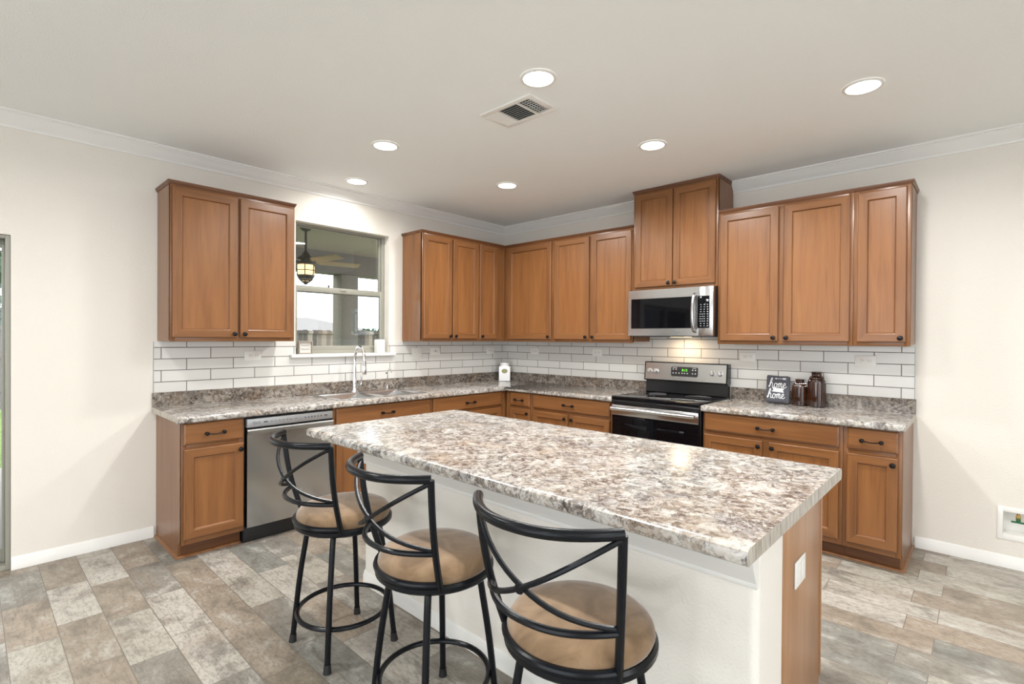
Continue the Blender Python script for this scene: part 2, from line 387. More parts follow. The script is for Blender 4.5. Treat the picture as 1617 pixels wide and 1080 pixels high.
# ------------------------------------------------------------------ the room
H = 2.745
XL, YB = -8.6, -8.6
bm = new(); box(bm, XL, 0.12, YB, .12, -.06, 0); struct('floor', bm, 'plank_tile')
bm = new(); box(bm, XL-.12, 0.12, YB-.12, .14, H, H+.1); struct('ceiling', bm, 'ceiling_paint')
WX0, WX1, WZ0, WZ1 = -2.545, -1.627, 1.262, 2.40      # window opening
DX0, DX1, DZ = -6.10, -4.262, 2.012                    # sliding door opening
bm = new()
for x0, x1, z0, z1 in ((XL, DX0, 0, H), (DX0, DX1, DZ, H), (DX1, WX0, 0, H), (WX0, WX1, 0, WZ0), (WX0, WX1, WZ1, H), (WX1, .12, 0, H)):
    box(bm, x0, x1, 0, .14, z0, z1)
struct('wall_left', bm, 'wall_paint')
bm = new(); by0, by1, bz0, bz1 = -4.535, -4.364, .213, .350   # recess of the supply box
for y0, y1, z0, z1 in ((YB, by0, 0, H), (by0, by1, 0, bz0), (by0, by1, bz1, H), (by1, 0, 0, H)): box(bm, 0, .12, y0, y1, z0, z1)
struct('wall_right', bm, 'wall_paint')
bm = new()   # rear wall behind the camera, its wide opening added to let in fill light
for x0, x1, z0, z1 in ((XL, -6.9, 0, H), (-6.9, -2.6, 2.35, H), (-2.6, 0, 0, H)): box(bm, x0, x1, YB-.12, YB, z0, z1)
struct('wall_rear', bm, 'wall_paint')
bm = new()  # unseen far wall; its gap is added to brighten the room with skylight
for y0, y1, z0, z1 in ((YB, -6.6, 0, H), (-6.6, -1.6, 2.35, H), (-1.6, .14, 0, H)): box(bm, XL-.12, XL, y0, y1, z0, z1)
struct('wall_far', bm, 'wall_paint')
# baseboards
bbp = [(0, 0), (.014, 0), (.014, .050), (.010, .056), (.010, .066), (.004, .075), (0, .076)]
bm = new(); sweep_poly(bm, bbp, [((DX1-.0, -.0), (0, -1)), ((-3.5471, 0), (0, -1))]); struct('baseboard_left', bm, 'trim_paint')
bm = new(); sweep_poly(bm, bbp, [((0, -3.931), (-1, 0)), ((0, YB), (-1, 0))]); struct('baseboard_right', bm, 'trim_paint')
# crown moulding, mitred in the corner and stopped by the tall cabinet
cp = [(0, H-.095), (.009, H-.095), (.012, H-.085), (.008, H-.080), (.014, H-.072), (.022, H-.066), (.034, H-.048), (.050, H-.028), (.060, H-.020), (.058, H-.014), (.068, H-.010), (.068, H), (0, H)]
bm = new(); sweep_poly(bm, cp, [((XL, 0), (0, -1)), ((0, 0), (-1, -1)), ((0, -1.934), (-1, 0))]); struct('trim_1', bm, 'trim_paint')
bm = new(); sweep_poly(bm, cp, [((0, -2.694), (-1, 0)), ((0, YB), (-1, 0))]); struct('trim_2', bm, 'trim_paint')

# window
win = bpy.data.objects.new('window_1', None); COL.objects.link(win); win['kind'] = 'structure'
def frame_bm(bm, x0, x1, z0, z1, y0, y1, w, bev=.003, bot=None, top=None):
    bot = w if bot is None else bot; top = w if top is None else top
    box(bm, x0, x0+w, y0, y1, z0, z1, bev); box(bm, x1-w, x1, y0, y1, z0, z1, bev)
    box(bm, x0+w, x1-w, y0, y1, z0, z0+bot, bev); box(bm, x0+w, x1-w, y0, y1, z1-top, z1, bev)
bm = new(); frame_bm(bm, WX0, WX1, WZ0, WZ1, .075, .135, .030, top=.016); part('window_frame', bm, 'window_vinyl', win)
bm = new(); frame_bm(bm, WX0+.03, WX1-.03, 1.805, WZ1-.0165, .104, .128, .018, bot=.04, top=.011); us = part('upper_sash', bm, 'window_vinyl', win)
bm = new(); box(bm, WX0+.046, WX1-.046, .114, .118, 1.84, WZ1-.026); part('pane', bm, 'window_glass', us)
bm = new(); frame_bm(bm, WX0+.03, WX1-.03, WZ0+.028, 1.862, .078, .104, .020, bot=.045, top=.050); box(bm, -2.10, -2.04, .07, .08, 1.835, 1.858, .003); ls = part('lower_sash', bm, 'window_vinyl', win)
bm = new(); box(bm, WX0+.048, WX1-.048, .089, .093, WZ0+.07, 1.815); part('pane', bm, 'window_glass', ls)
bm = new(); box(bm, WX0-.052, WX1+.052, -.055, -.0085, 1.238, WZ0+.004, .006); box(bm, WX0+.0005, WX1-.0005, -.012, .074, 1.2625, WZ0+.004)
part('window_sill', bm, 'trim_paint', win)

# sliding glass door
dr = bpy.data.objects.new('door_1', None); COL.objects.link(dr); dr['kind'] = 'structure'
bm = new(); frame_bm(bm, DX0+.001, DX1-.001, .001, DZ-.001, .012, .135, .022, .002, bot=.03); part('door_frame', bm, 'window_vinyl', dr)
bm = new(); frame_bm(bm, -5.20, DX1-.026, .035, DZ-.026, .080, .112, .0, .002, bot=.09, top=.05) if False else None
bm = new(); xa, xb = -5.20, DX1-.0235
box(bm, xa, xa+.07, .082, .112, .035, DZ-.026, .002); box(bm, xb-.012, xb, .082, .112, .035, DZ-.026, .002)
box(bm, xa+.07, xb-.012, .082, .112, .035, .115, .002); box(bm, xa+.07, xb-.012, .082, .112, DZ-.07, DZ-.026, .002); sp = part('door_panel', bm, 'window_vinyl', dr)
bm = new(); box(bm, xa+.068, xb-.01, .095, .099, .112, DZ-.068); part('pane', bm, 'window_glass', sp)
bm = new(); xa, xb = DX0+.024, -5.13
box(bm, xa, xa+.07, .040, .070, .035, DZ-.026, .002); box(bm, xb-.07, xb, .040, .070, .035, DZ-.026, .002)
box(bm, xa+.07, xb-.07, .040, .070, .035, .115, .002); box(bm, xa+.07, xb-.07, .040, .070, DZ-.07, DZ-.026, .002); sp2 = part('door_panel', bm, 'window_vinyl', dr)
bm = new(); box(bm, xa+.068, xb-.068, .053, .057, .112, DZ-.068); part('pane', bm, 'window_glass', sp2)

# tile splash on both walls
bm = new()
for x0, x1, z0, z1 in ((-3.547, WX0-.0005, 1.006, 1.373), (WX0-.0005, WX1+.0005, 1.006, 1.2375), (WX1+.0005, -.0085, 1.006, 1.373)): box(bm, x0, x1, -.008, -.0002, z0, z1)
tb = tag(part('tile_backsplash', bm, 'subway_tile_left'), 'white subway tile backsplash with grey grout around the sink and below the window', 'backsplash')
bm = new(); box(bm, -3.5505, -3.5472, -.0095, -.0002, 1.0145, 1.373); part('edge_strip', bm, 'satin_steel', tb)
bm = new(); box(bm, -.008, -.0002, -3.918, -.0001, 1.006, 1.373); box(bm, -.008, -.0002, -2.69, -1.935, 1.373, 1.44)
tb = tag(part('tile_backsplash', bm, 'subway_tile_right'), 'white subway tile backsplash running behind the black range and brown jars', 'backsplash')
bm = new(); box(bm, -.0095, -.0002, -3.9212, -3.9182, 1.0145, 1.373); part('edge_strip', bm, 'satin_steel', tb)

# ------------------------------------------------------------------ cabinets
DOORP = [(0, 0), (0, -.014), (.0025, -.018), (.005, -.0195), (.052, -.0195), (.055, -.018), (.0585, -.009), (.061, -.007), (.063, -.0075)]
DRAWP = [(0, 0), (0, -.012), (.004, -.0145), (.010, -.0190)]
def knob_bm(c, s=1.0):
    bm = new(); lathe(bm, [(.006*s, 0), (.0055*s, .010), (.007*s, .014), (.0145*s, .018), (.0165*s, .023), (.0145*s, .028), (.007*s, .031), (.001, .032)], c, 18, 'Y'); return bm
def pull_bm(c):
    bm = new(); x, y, z = c
    for s in (-1, 1):
        lathe(bm, [(.010, 0), (.007, .006), (.009, .014), (.0125, .020), (.013, .026), (.009, .033), (.001, .035)], (x+s*.050, y, z), 14, 'Y')
        lathe(bm, [(.001, -.012), (.008, -.008), (.0105, 0), (.008, .008), (.001, .012)], (x+s*.050, y-.022, z), 12, 'X')
    tube(bm, smooth_path([(x-.050, y-.024, z), (x-.030, y-.026, z-.003), (x, y-.027, z-.006), (x+.030, y-.026, z-.003), (x+.050, y-.024, z)], 5), [.0042]*21, 8)
    return bm
def add_door(par, x0, x1, z0, z1, y, knob=None):
    bm = new(); rings(bm, x0, x1, z0, z1, [(i, y+d) for i, d in DOORP], 0, 1, 2)
    d = part('door', bm, ['oak_vertical', 'oak_horizontal', 'oak_veneer'], par, ang=14)
    if knob: part('knob', knob_bm((knob[0], y-.017, knob[1])), 'dark_bronze', d)
    return d
def add_drawer(par, x0, x1, z0, z1, y, pull=True):
    bm = new(); rings(bm, x0, x1, z0, z1, [(i, y+d) for i, d in DRAWP], 0, 0, 0)
    d = part('drawer_front', bm, 'oak_horizontal', par, ang=14)
    if pull: part('drawer_pull', pull_bm(((x0+x1)/2, y-.018, (z0+z1)/2-.004)), 'dark_bronze', d)
    return d
def upper(label, origin, rz, w, z0, z1, doors, depth=.325, trim=(0, 0), ext=0.0, zd=None):
    """doors = [(x0, x1, side)] in local x; trim = trim returns on left / right end; ext = hidden body beyond w"""
    t = thing('wall_cabinet', label, 'cabinet', (origin[0], origin[1], z0), rz, 'oak wall cabinets')
    h = z1-z0; zd = zd or (.026, h-.042); bm = new()
    box(bm, .0006, w+ext-.0006, -depth+.002, -.009 if z0 < 1.5 else -.001, .012, h-.018, 0, 0)
    # face frame
    box(bm, .0006, .03, -depth, -depth+.02, 0, h-.018, .001); box(bm, w-.03, w-.0006, -depth, -depth+.02, 0, h-.018, .001)
    for a, b in zip(doors, doors[1:]): box(bm, a[1]-.012, b[0]+.012, -depth+.0004, -depth+.0196, .039, h-.0595)
    box(bm, .03, w-.03, -depth, -depth+.02, 0, .04, .001, 1); box(bm, .03, w-.03, -depth, -depth+.02, h-.06, h-.018, .001, 1)
    if trim[0] or z0 > 1.5: box(bm, .0006, .006, -depth+.02, -.0095, 0, .012)
    part('cabinet_body', bm, ['oak_vertical', 'oak_horizontal'], t)
    bm = new(); o = .012; pr = [(0, h-.026), (.003, h-.026), (.006, h-.018), (o, h-.006), (o, h), (0, h)]
    path = []
    if trim[0]: path += [((.0006, -.0005), (-1, 0)), ((.0006, -depth), (-1, -1))]
    else: path += [((.0006, -depth), (0, -1))]
    if trim[1]: path += [((w-.0006, -depth), (1, -1)), ((w-.0006, -.0005), (1, 0))]
    else: path += [((w-.0006, -depth), (0, -1))]
    sweep_poly(bm, pr, path); box(bm, .001, w+ext-.001, -depth+.001, -.001, h-.019, h-.004)
    part('crown_trim', bm, 'oak_dark', t)
    for x0, x1, s in doors:
        add_door(t, x0, x1, zd[0], zd[1], -depth-.0008, ((x0+.026 if s == 'L' else x1-.026), zd[0]+.026))
    return t
ZU, ZT = 1.379, 2.447
def A(x): return (x, 0)
def up_a(label, xa, xb, doors, **k): return upper(label, (xa, 0), 0, xb-xa, ZU, ZT, [(d[0]-xa, d[1]-xa, d[2]) for d in doors], **k)
def up_b(label, ya, yb, doors, z0=ZU, z1=ZT, **k): return upper(label, (0, ya), RB, ya-yb, z0, z1, [(ya-d[0], ya-d[1], d[2]) for d in doors], **k)
up_a('two-door oak wall cabinet left of the window', -3.528, -2.699, [(-3.515, -3.113, 'R'), (-3.097, -2.712, 'L')], trim=(1, 1))
up_a('two-door oak wall cabinet just right of the window', -1.4756, -.740, [(-1.463, -1.113, 'R'), (-1.095, -.752, 'L')], trim=(1, 0))
up_a('narrow single-door oak wall cabinet on the window wall tucked into the corner', -.740, -.325, [(-.726, -.457, 'L')], ext=.323)
up_b('wide single-door oak wall cabinet beginning the range wall at the corner', -.3257, -1.012, [(-.382, -.994, 'R')])
up_b('two-door oak wall cabinet between the corner and the microwave', -1.012, -1.932, [(-1.034, -1.460, 'R'), (-1.489, -1.918, 'L')])
up_b('tall raised two-door oak cabinet above the microwave reaching the ceiling', -1.934, -2.693, [(-1.956, -2.310, 'R'), (-2.318, -2.676, 'L')], z0=1.846, z1=2.742, trim=(1, 1))
up_b('two-door oak wall cabinet immediately right of the microwave', -2.695, -3.61, [(-2.717, -3.142, 'R'), (-3.178, -3.592, 'L')])
up_b('single-door oak wall cabinet at the far right end of the range wall', -3.61, -3.9206, [(-3.634, -3.897, 'R')], trim=(0, 1))

def base(label, origin, rz, w, drawers, doors, depth=.61, ends=(0, 0), ext=0.0, sink=False):
    t = thing('base_cabinet', label, 'cabinet', (origin[0], origin[1], 0), rz, 'oak base cabinets')
    bm = new(); zt = .8755
    if sink:
        box(bm, .0006, w-.0006, -depth+.02, -.001, .10, .60)
        box(bm, .0006, .02, -depth+.02, -.001, .60, zt); box(bm, w-.02, w-.0006, -depth+.02, -.001, .60, zt); box(bm, .02, w-.02, -.02, -.001, .60, zt)
    else: box(bm, .0006, w+ext-.0006, -depth+.002, -.001, .10, zt)
    box(bm, .0006, .030, -depth, -depth+.02, .10, zt, .001); box(bm, w-.030, w-.0006, -depth, -depth+.02, .10, zt, .001)
    box(bm, .03, w-.03, -depth, -depth+.02, .10, .15, .001, 1); box(bm, .03, w-.03, -depth, -depth+.02, .69, .74, .001, 1); box(bm, .03, w-.03, -depth, -depth+.02, .84, zt, .001, 1)
    for a, b in zip(doors, doors[1:]): box(bm, a[1]-.012, b[0]+.012, -depth+.0004, -depth+.0196, .149, .691)
    if ends[0]: box(bm, .0006, .014, -.54, -.001, 0, .10)
    if ends[1]: box(bm, w-.014, w-.0006, -.54, -.001, 0, .10)
    part('cabinet_body', bm, ['oak_vertical', 'oak_horizontal'], t)
    bm = new(); box(bm, .0146 if ends[0] else .0006, w-(.0146 if ends[1] else .0006), -.538, -.52, 0, .0995); part('toe_kick', bm, 'oak_dark', t)
    q = [(0, 0), (.014, 0), (.013, .007), (.009, .012), (0, .016)]
    path = ([((.0004, -.016), (-1, 0)), ((.0004, -.5405), (-1, -1))] if ends[0] else [((.0004, -.5405), (0, -1))])
    path += ([((w-.0004, -.5405), (1, -1)), ((w-.0004, -.016), (1, 0))] if ends[1] else [((w-.0004, -.5405), (0, -1))])
    bm = new(); sweep_poly(bm, q, path); part('shoe_moulding', bm, 'oak_depth', t)
    for x0, x1 in drawers: add_drawer(t, x0, x1, .729, .862, -depth-.0008)
    for x0, x1, s in doors: add_door(t, x0, x1, .136, .702, -depth-.0008, ((x0+.024 if s == 'L' else x1-.024), .702-.040))
    return t
def ba_a(label, xa, xb, dr, do, **k): return base(label, (xa, 0), 0, xb-xa, [(d[0]-xa, d[1]-xa) for d in dr], [(d[0]-xa, d[1]-xa, d[2]) for d in do], **k)
def ba_b(label, ya, yb, dr, do, **k): return base(label, (0, ya), RB, ya-yb, [(ya-d[0], ya-d[1]) for d in dr], [(ya-d[0], ya-d[1], d[2]) for d in do], **k)
ba_a('single-door oak base cabinet with one drawer left of the dishwasher', -3.532, -3.163, [(-3.520, -3.172)], [(-3.520, -3.170, 'R')], ends=(1, 0))
ba_a('oak sink base cabinet right of the dishwasher below the double sink', -2.525, -1.582, [(-2.502, -1.600)], [(-2.502, -2.068, 'R'), (-2.036, -1.600, 'L')], sink=True)
ba_a('oak base cabinet between the sink base and the inner corner, wide drawer on top', -1.582, -.6107, [(-1.563, -.680)], [(-1.563, -1.135, 'R'), (-1.105, -.680, 'L')], ext=.60)
ba_b('narrow oak base cabinet with small drawer on the range wall at the inner corner', -.6305, -.982, [(-.694, -.962)], [(-.694, -.962, 'R')])
ba_b('two-door oak base cabinet with wide drawer directly left of the range', -.982, -1.915, [(-1.003, -1.884)], [(-1.003, -1.428, 'R'), (-1.460, -1.884, 'L')])
ba_b('two-door oak base cabinet with wide drawer directly right of the range', -2.703, -3.61, [(-2.715, -3.590)], [(-2.715, -3.130, 'R'), (-3.172, -3.590, 'L')])
ba_b('single-door oak base cabinet at the right end of the range wall', -3.61, -3.9158, [(-3.634, -3.895)], [(-3.634, -3.895, 'R')], ends=(0, 1))

# ------------------------------------------------------------------ worktops
D, ZC, ZB = .648, .914, .8765
ct = thing('countertop', 'L-shaped granite-look worktop around the sink, ending left of the range', 'countertop')
front = [(0, ZB), (.612, ZB), (.612, ZB-.006), (.640, ZB-.006), (.6475, ZB), (.649, ZB+.012), (.6475, ZC-.012), (.6425, ZC-.004), (.634, ZC-.001), (.62, ZC), (0, ZC)]
SX0, SX1, SY0, SY1 = -2.44, -1.615, -.555, -.085     # sink cut-out
bm = new()
def slab_x(bm, x0, x1, mi=1): prism(bm, [(-a, b) for a, b in front], 'X', x0, x1)
prism(bm, [(-a, b) for a, b in front], 'X', -3.5585, SX0)
# strips before and behind the sink
prism(bm, [(-a, b) for a, b in front if a > .6] + [(SY0, ZC), (SY0, ZB)], 'X', SX0, SX1)
box(bm, SX0, SX1, SY1, 0, ZB, ZC)
prism(bm, [(-a, b) for a, b in front], 'X', SX1, -D)
# mitred corner: two prisms meeting on the diagonal
def corner(bm):
    P = front; A_ = []; B_ = []; Cc = []
    for a, z in P:
        A_.append(bm.verts.new((-D, -a, z))); Cc.append(bm.verts.new((-a if a > 0 else 0, -a, z))); B_.append(bm.verts.new((-a, -D, z)))
    n = len(P)
    for U_, V_ in ((A_, Cc), (Cc, B_)):
        for i in range(n): 
            j = (i+1) % n
            vs = [U_[i], U_[j], V_[j], V_[i]]
            if len({tuple(round(c, 6) for c in v.co) for v in vs}) >= 3:
                try: bm.faces.new(vs)
                except ValueError: pass
corner(bm)
prism(bm, [(-a, b) for a, b in front], 'Y', -D, -1.9235)
for f in bm.faces:
    c = f.calc_center_median()
    if abs(c.x+3.5585) < 1e-4 and len(f.verts) > 6: f.material_index = 1
bmesh.ops.remove_doubles(bm, verts=bm.verts, dist=1e-5)
part('worktop', bm, ['laminate_granite', 'laminate_edge'], ct, (-.0008, -.0008, 0))
bs = [(.0005, ZC+.0003), (.019, ZC+.0003), (.019, 1.009), (.016, 1.013), (.0085, 1.014), (.0085, 1.0055), (.0005, 1.0055)]
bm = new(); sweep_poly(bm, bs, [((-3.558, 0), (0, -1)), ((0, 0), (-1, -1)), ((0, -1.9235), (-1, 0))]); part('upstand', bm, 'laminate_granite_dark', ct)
ct2 = thing('countertop', 'short granite-look worktop right of the range holding the sign and brown jars', 'countertop', (0, 0, 0))
bm = new(); prism(bm, [(-a, b) for a, b in front], 'Y', -2.696, -3.9295)
for f in bm.faces:
    if abs(f.calc_center_median().y+3.9295) < 1e-4 and len(f.verts) > 6: f.material_index = 1
part('worktop', bm, ['laminate_granite', 'laminate_edge'], ct2)
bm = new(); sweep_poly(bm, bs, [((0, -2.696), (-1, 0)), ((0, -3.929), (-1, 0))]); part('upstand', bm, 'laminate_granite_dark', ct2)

# sink
sk = thing('kitchen_sink', 'stainless steel double-bowl drop-in sink in the worktop under the window', 'sink', (0, 0, ZC))
mid = (SX0+SX1)/2; bowls = [(SX0+.025, mid-.018), (mid+.018, SX1-.025)]; yA, yB = SY0+.022, SY1-.062
bm = new(); zr = .006
box(bm, SX0-.018, SX1+.018, SY0-.018, yA, .0006, zr, .002); box(bm, SX0-.018, SX1+.018, yB, SY1+.012, .0006, zr, .002)
for a, b in ((SX0-.018, bowls[0][0]), (bowls[0][1], bowls[1][0]), (bowls[1][1], SX1+.018)): box(bm, a, b, yA, yB, .0006, zr, .001)
part('rim', bm, 'brushed_steel_wide', sk)
for x0, x1 in bowls:
    bm = new(); pr = [(0, zr-.001), (.006, -.01), (.014, -.14), (.03, -.165), (.06, -.172)]
    R = []
    for ins, z in pr: R.append([bm.verts.new(p) for p in ((x0+ins, yA+ins, z), (x1-ins, yA+ins, z), (x1-ins, yB-ins, z), (x0+ins, yB-ins, z))])
    for a, b in zip(R, R[1:]):
        for i in range(4): bm.faces.new((a[i], b[i], b[(i+1) % 4], a[(i+1) % 4]))
    bm.faces.new(R[-1]); o = part('bowl', bm, 'brushed_steel_wide', sk)
    bm = new(); lathe(bm, [(.045, 0), (.042, .003), (.02, .001), (.001, .001)], ((x0+x1)/2, (yA+yB)/2, -.172), 20); part('drain', bm, 'chrome', o)
fx, fy = -2.055, -.112
fc = thing('kitchen_faucet', 'tall chrome gooseneck pull-down faucet behind the sink', 'faucet', (fx, fy, ZC+.0065))
bm = new(); lathe(bm, [(.033, 0), (.032, .006), (.024, .014), (.020, .05), (.021, .06), (.018, .07), (.0165, .13)], seg=24); part('base', bm, 'chrome', fc)
bm = new(); tube(bm, smooth_path([(0, 0, .12), (0, 0, .22), (0, -.002, .31), (0, -.030, .378), (0, -.078, .408), (0, -.130, .385), (0, -.155, .33), (0, -.160, .285)], 8), .0135, 14); part('spout', bm, 'chrome', fc)
bm = new(); lathe(bm, [(.013, .120), (.0165, .112), (.018, .05), (.0195, .008), (.017, 0)], (0, -.162, .165), 20); part('spray_head', bm, 'chrome', fc)
bm = new(); tube(bm, smooth_path([(.015, 0, .055), (.05, -.002, .058), (.062, -.004, .075), (.066, -.006, .15)], 6), [.010]*7+[.0075]*12, 10); part('lever', bm, 'chrome', fc)
ft = thing('filter_faucet', 'slim chrome filtered-water tap right of the main sink faucet', 'faucet', (-1.712, -.112, ZC+.0065))
bm = new(); lathe(bm, [(.018, 0), (.016, .008), (.009, .014), (.008, .04), (.005, .05)], seg=18); part('base', bm, 'chrome', ft)
bm = new(); tube(bm, smooth_path([(0, 0, .045), (0, 0, .12), (0, -.006, .175), (0, -.034, .198), (0, -.060, .182), (0, -.066, .160)], 6), .0045, 10); part('spout', bm, 'chrome', ft)
bm = new(); lathe(bm, [(.004, 0), (.0065, .01), (.001, .022)], (-.018, -.0, .155), 10, 'X'); tube(bm, [(-.004, 0, .155), (-.020, 0, .155)], .003, 8); part('lever', bm, 'black_plastic', ft)

# dishwasher
dw = thing('dishwasher', 'stainless steel dishwasher with a top control strip under the left worktop', 'dishwasher', (-3.157, 0, 0))
w = .622
bm = new(); box(bm, .002, w-.002, -.59, -.001, .10, .872); part('tub', bm, 'black_plastic', dw)
bm = new(); box(bm, .004, w-.004, -.575, -.50, 0.0, .112, .002); part('toe_panel', bm, 'black_plastic', dw)
bm = new(); yF = -.640
prism(bm, [(-.592, .118), (yF+.004, .118), (yF, .124), (yF, .748), (yF-.006, .760), (yF-.010, .775), (yF-.004, .784), (yF+.016, .790), (-.592, .790)], 'X', .004, w-.004); part('door_panel', bm, 'brushed_steel', dw)
bm = new(); box(bm, .004, w-.004, yF+.002, -.592, .796, .853, .003); cpn = part('control_strip', bm, 'satin_steel', dw)
bm = new()
def ic(bm, x, z, a, b):
    q = new(); box(q, x-a/2, x+a/2, yF+.0006, yF+.004, z-b/2, z+b/2); part('control_icon', q, 'icon_grey', cpn)
ic(bm, .125, .826, .026, .010)
for i in range(6): ic(bm, .165+i*.027, .8285-.002*(i % 2), .013, .0025); ic(bm, .165+i*.027, .822, .008, .002)
ic(bm, .335, .826, .005, .008)
for i in range(6): ic(bm, .405+i*.024, .826, .009, .011)
ic(bm, .562, .826, .024, .010)
bm = new(); ring = [Vector((.048+.010*math.cos(a), yF+.001, .8255+.010*math.sin(a))) for a in [k*PI/10-PI/2 for k in range(0, 16)]]; tube(bm, ring, .0013, 6)
tube(bm, [(.046, yF+.001, .830), (.046, yF+.001, .8205), (.051, yF+.001, .8205)], .001, 6); part('maker_emblem', bm, 'icon_grey', cpn)
text_part('maker_letters', 'LG', .022, 'icon_grey', cpn, (.077, yF+.0015, .8255), FACE)

# ------------------------------------------------------------------ range and microwave
rg = thing('electric_range', 'black and stainless smooth-top electric range between the base cabinets', 'stove', (0, -1.9265, 0), RB)
w = .7665
bm = new(); box(bm, .002, w-.002, -.630, -.03, .06, .898, .003); box(bm, .03, w-.03, -.58, -.05, 0, .06); part('range_body', bm, 'black_enamel', rg)
bm = new(); box(bm, 0.0, w, -.668, -.055, .899, .928, .006); ck = part('cooktop', bm, 'black_glass', rg)
for x, y, r in ((.20, -.50, .105), (.57, -.50, .085), (.20, -.22, .075), (.57, -.22, .105)):
    bm = new(); tube(bm, [(x+r*math.cos(a), y+r*math.sin(a), .9283) for a in [k*2*PI/40 for k in range(40)]], .0006, 4, True); part('burner_ring', bm, 'icon_grey', ck)
bm = new(); box(bm, .0, w, -.668, -.632, .862, .8985, .006); part('front_lip', bm, 'black_enamel', rg)
bm = new(); box(bm, .004, w-.004, -.662, -.631, .225, .858, .004); od = part('oven_door', bm, 'black_glass', rg)
bm = new(); box(bm, .006, w-.006, -.668, -.661, .768, .856, .004); part('door_trim', bm, 'brushed_steel_wide', od)
bm = new(); tube(bm, [(.02, -.705, .825), (w-.02, -.705, .825)], .0165, 16)
for x in (.035, w-.035): box(bm, x-.016, x+.016, -.703, -.667, .812, .838, .004)
part('handle', bm, 'brushed_steel_wide', od)
bm = new(); box(bm, .12, w-.12, -.6628, -.661, .34, .70, .0006); part('oven_window', bm, 'black_glass', od)
bm = new(); box(bm, .004, w-.004, -.660, -.631, .065, .218, .004); part('storage_drawer', bm, 'black_enamel', rg)
bm = new(); prism(bm, [(-.021, .9005), (-.072, .929), (-.066, 1.04), (-.062, 1.042), (-.021, 1.042)], 'X', .006, w-.006); part('backguard', bm, 'black_enamel', rg)
bm = new(); prism(bm, [(-.021, 1.035), (-.094, 1.035), (-.098, 1.040), (-.080, 1.200), (-.074, 1.206), (-.021, 1.206)], 'X', .0, w); hd = part('console', bm, 'black_enamel', rg)
def con(u, v, d=0.0):   # point on the sloping console face
    return Vector((u, -.0985+.018*(v-1.04)/.16-d, v))
bm = new(); vs = [bm.verts.new(con(u, v, d)) for d in (.0, .0025) for u, v in ((.012, 1.046), (w-.012, 1.046), (w-.012, 1.198), (.012, 1.198))]
for q in ((0, 1, 2, 3), (4, 7, 6, 5), (0, 4, 5, 1), (1, 5, 6, 2), (2, 6, 7, 3), (3, 7, 4, 0)): bm.faces.new([vs[i] for i in q])
fp = part('console_face', bm, 'brushed_steel_wide', hd)
bm = new(); vs = []
u0, u1, v0, v1 = .265, .512, 1.083, 1.168; cc = []
for cxx, cyy, a0 in ((u1-.014, v1-.014, 0), (u0+.014, v1-.014, PI/2), (u0+.014, v0+.014, PI), (u1-.014, v0+.014, 1.5*PI)):
    for k in range(5): cc.append((cxx+.014*math.cos(a0+k*PI/8), cyy+.014*math.sin(a0+k*PI/8)))
F0 = [bm.verts.new(con(u, v, .002)) for u, v in cc]; F1 = [bm.verts.new(con(u, v, .0045)) for u, v in cc]
bm.faces.new(F1); 
for i in range(len(cc)): bm.faces.new((F0[i], F0[(i+1) % len(cc)], F1[(i+1) % len(cc)], F1[i]))
dp = part('clock_panel', bm, 'black_plastic', hd)
sl = math.atan2(.018, .16)
text_part('clock_digits', '8:12', .030, 'display_green', dp, con(.392, 1.139, .0056), (PI/2-sl, 0, 0))
bm = new()
def chip(u, v, a, b):
    p = con(u, v, .0048); box(bm, u-a/2, u+a/2, p.y-.0006, p.y+.002, v-b/2, v+b/2)
chip(.300, 1.160, .042, .004); chip(.478, 1.160, .034, .004)
for u in (.285, .312): chip(u, 1.146, .012, .008)
for u in (.465, .490): chip(u, 1.143, .012, .009)
for u in (.285, .312, .342, .370, .392, .418, .465, .490): chip(u, 1.112-.01*0, .010, .009)
part('panel_icons', bm, 'icon_white', dp)
for u in (.055, .118, .640, .705):
    bm = new(); lathe(bm, [(.024, 0), (.024, .004), (.019, .006), (.0175, .026), (.015, .029), (.001, .0295)], (0, 0, 0), 22, 'Y'); box(bm, -.004, .004, -.034, -.026, -.017, .017, .0015)
    part('control_knob', bm, 'silver_knob', hd, con(u, 1.123, .0025), (-sl, 0, 0))

mw = thing('microwave_oven', 'stainless over-the-range microwave with black window under the raised cabinet', 'microwave', (0, -1.934, 1.440), RB)
w = .758; hm = .4045
bm = new(); box(bm, .002, w-.002, -.372, -.009, .004, hm-.001, .002); part('case', bm, 'black_plastic', mw)
bm = new(); frame_bm(bm, .002, .600, .0, hm-.004, -.412, -.373, .0) if False else None
bm = new(); X0, X1, Z0, Z1 = .001, .642, .004, hm-.004; a0, a1, c0, c1 = .030, .585, .066, .325
for x0, x1, z0, z1 in ((X0, a0, Z0, Z1), (a1, X1, Z0, Z1), (a0, a1, Z0, c0), (a0, a1, c1, Z1)): box(bm, x0, x1, -.412, -.373, z0, z1)
dm = part('door', bm, 'brushed_steel_wide', mw)
bm = new(); box(bm, a0, a1, -.409, -.374, c0, c1); part('door_window', bm, 'black_glass', dm)
bm = new(); pth = [(.612, -.415, .040), (.610, -.440, .055), (.608, -.455, .12), (.608, -.460, .19), (.608, -.455, .26), (.610, -.440, .325), (.612, -.415, .345)]
sp_ = smooth_path(pth, 6); tube(bm, sp_, [.014]*len(sp_), 12); part('handle', bm, 'brushed_steel', dm)
bm = new(); box(bm, .6435, w-.001, -.412, -.373, Z0, Z1, .002); pn = part('side_panel', bm, 'brushed_steel_wide', mw)
bm = new(); box(bm, .632, .728, -.4145, -.4115, c0, c1, .001); kp = part('keypad', bm, 'black_glass', pn)
bm = new(); rr = random.Random(3)
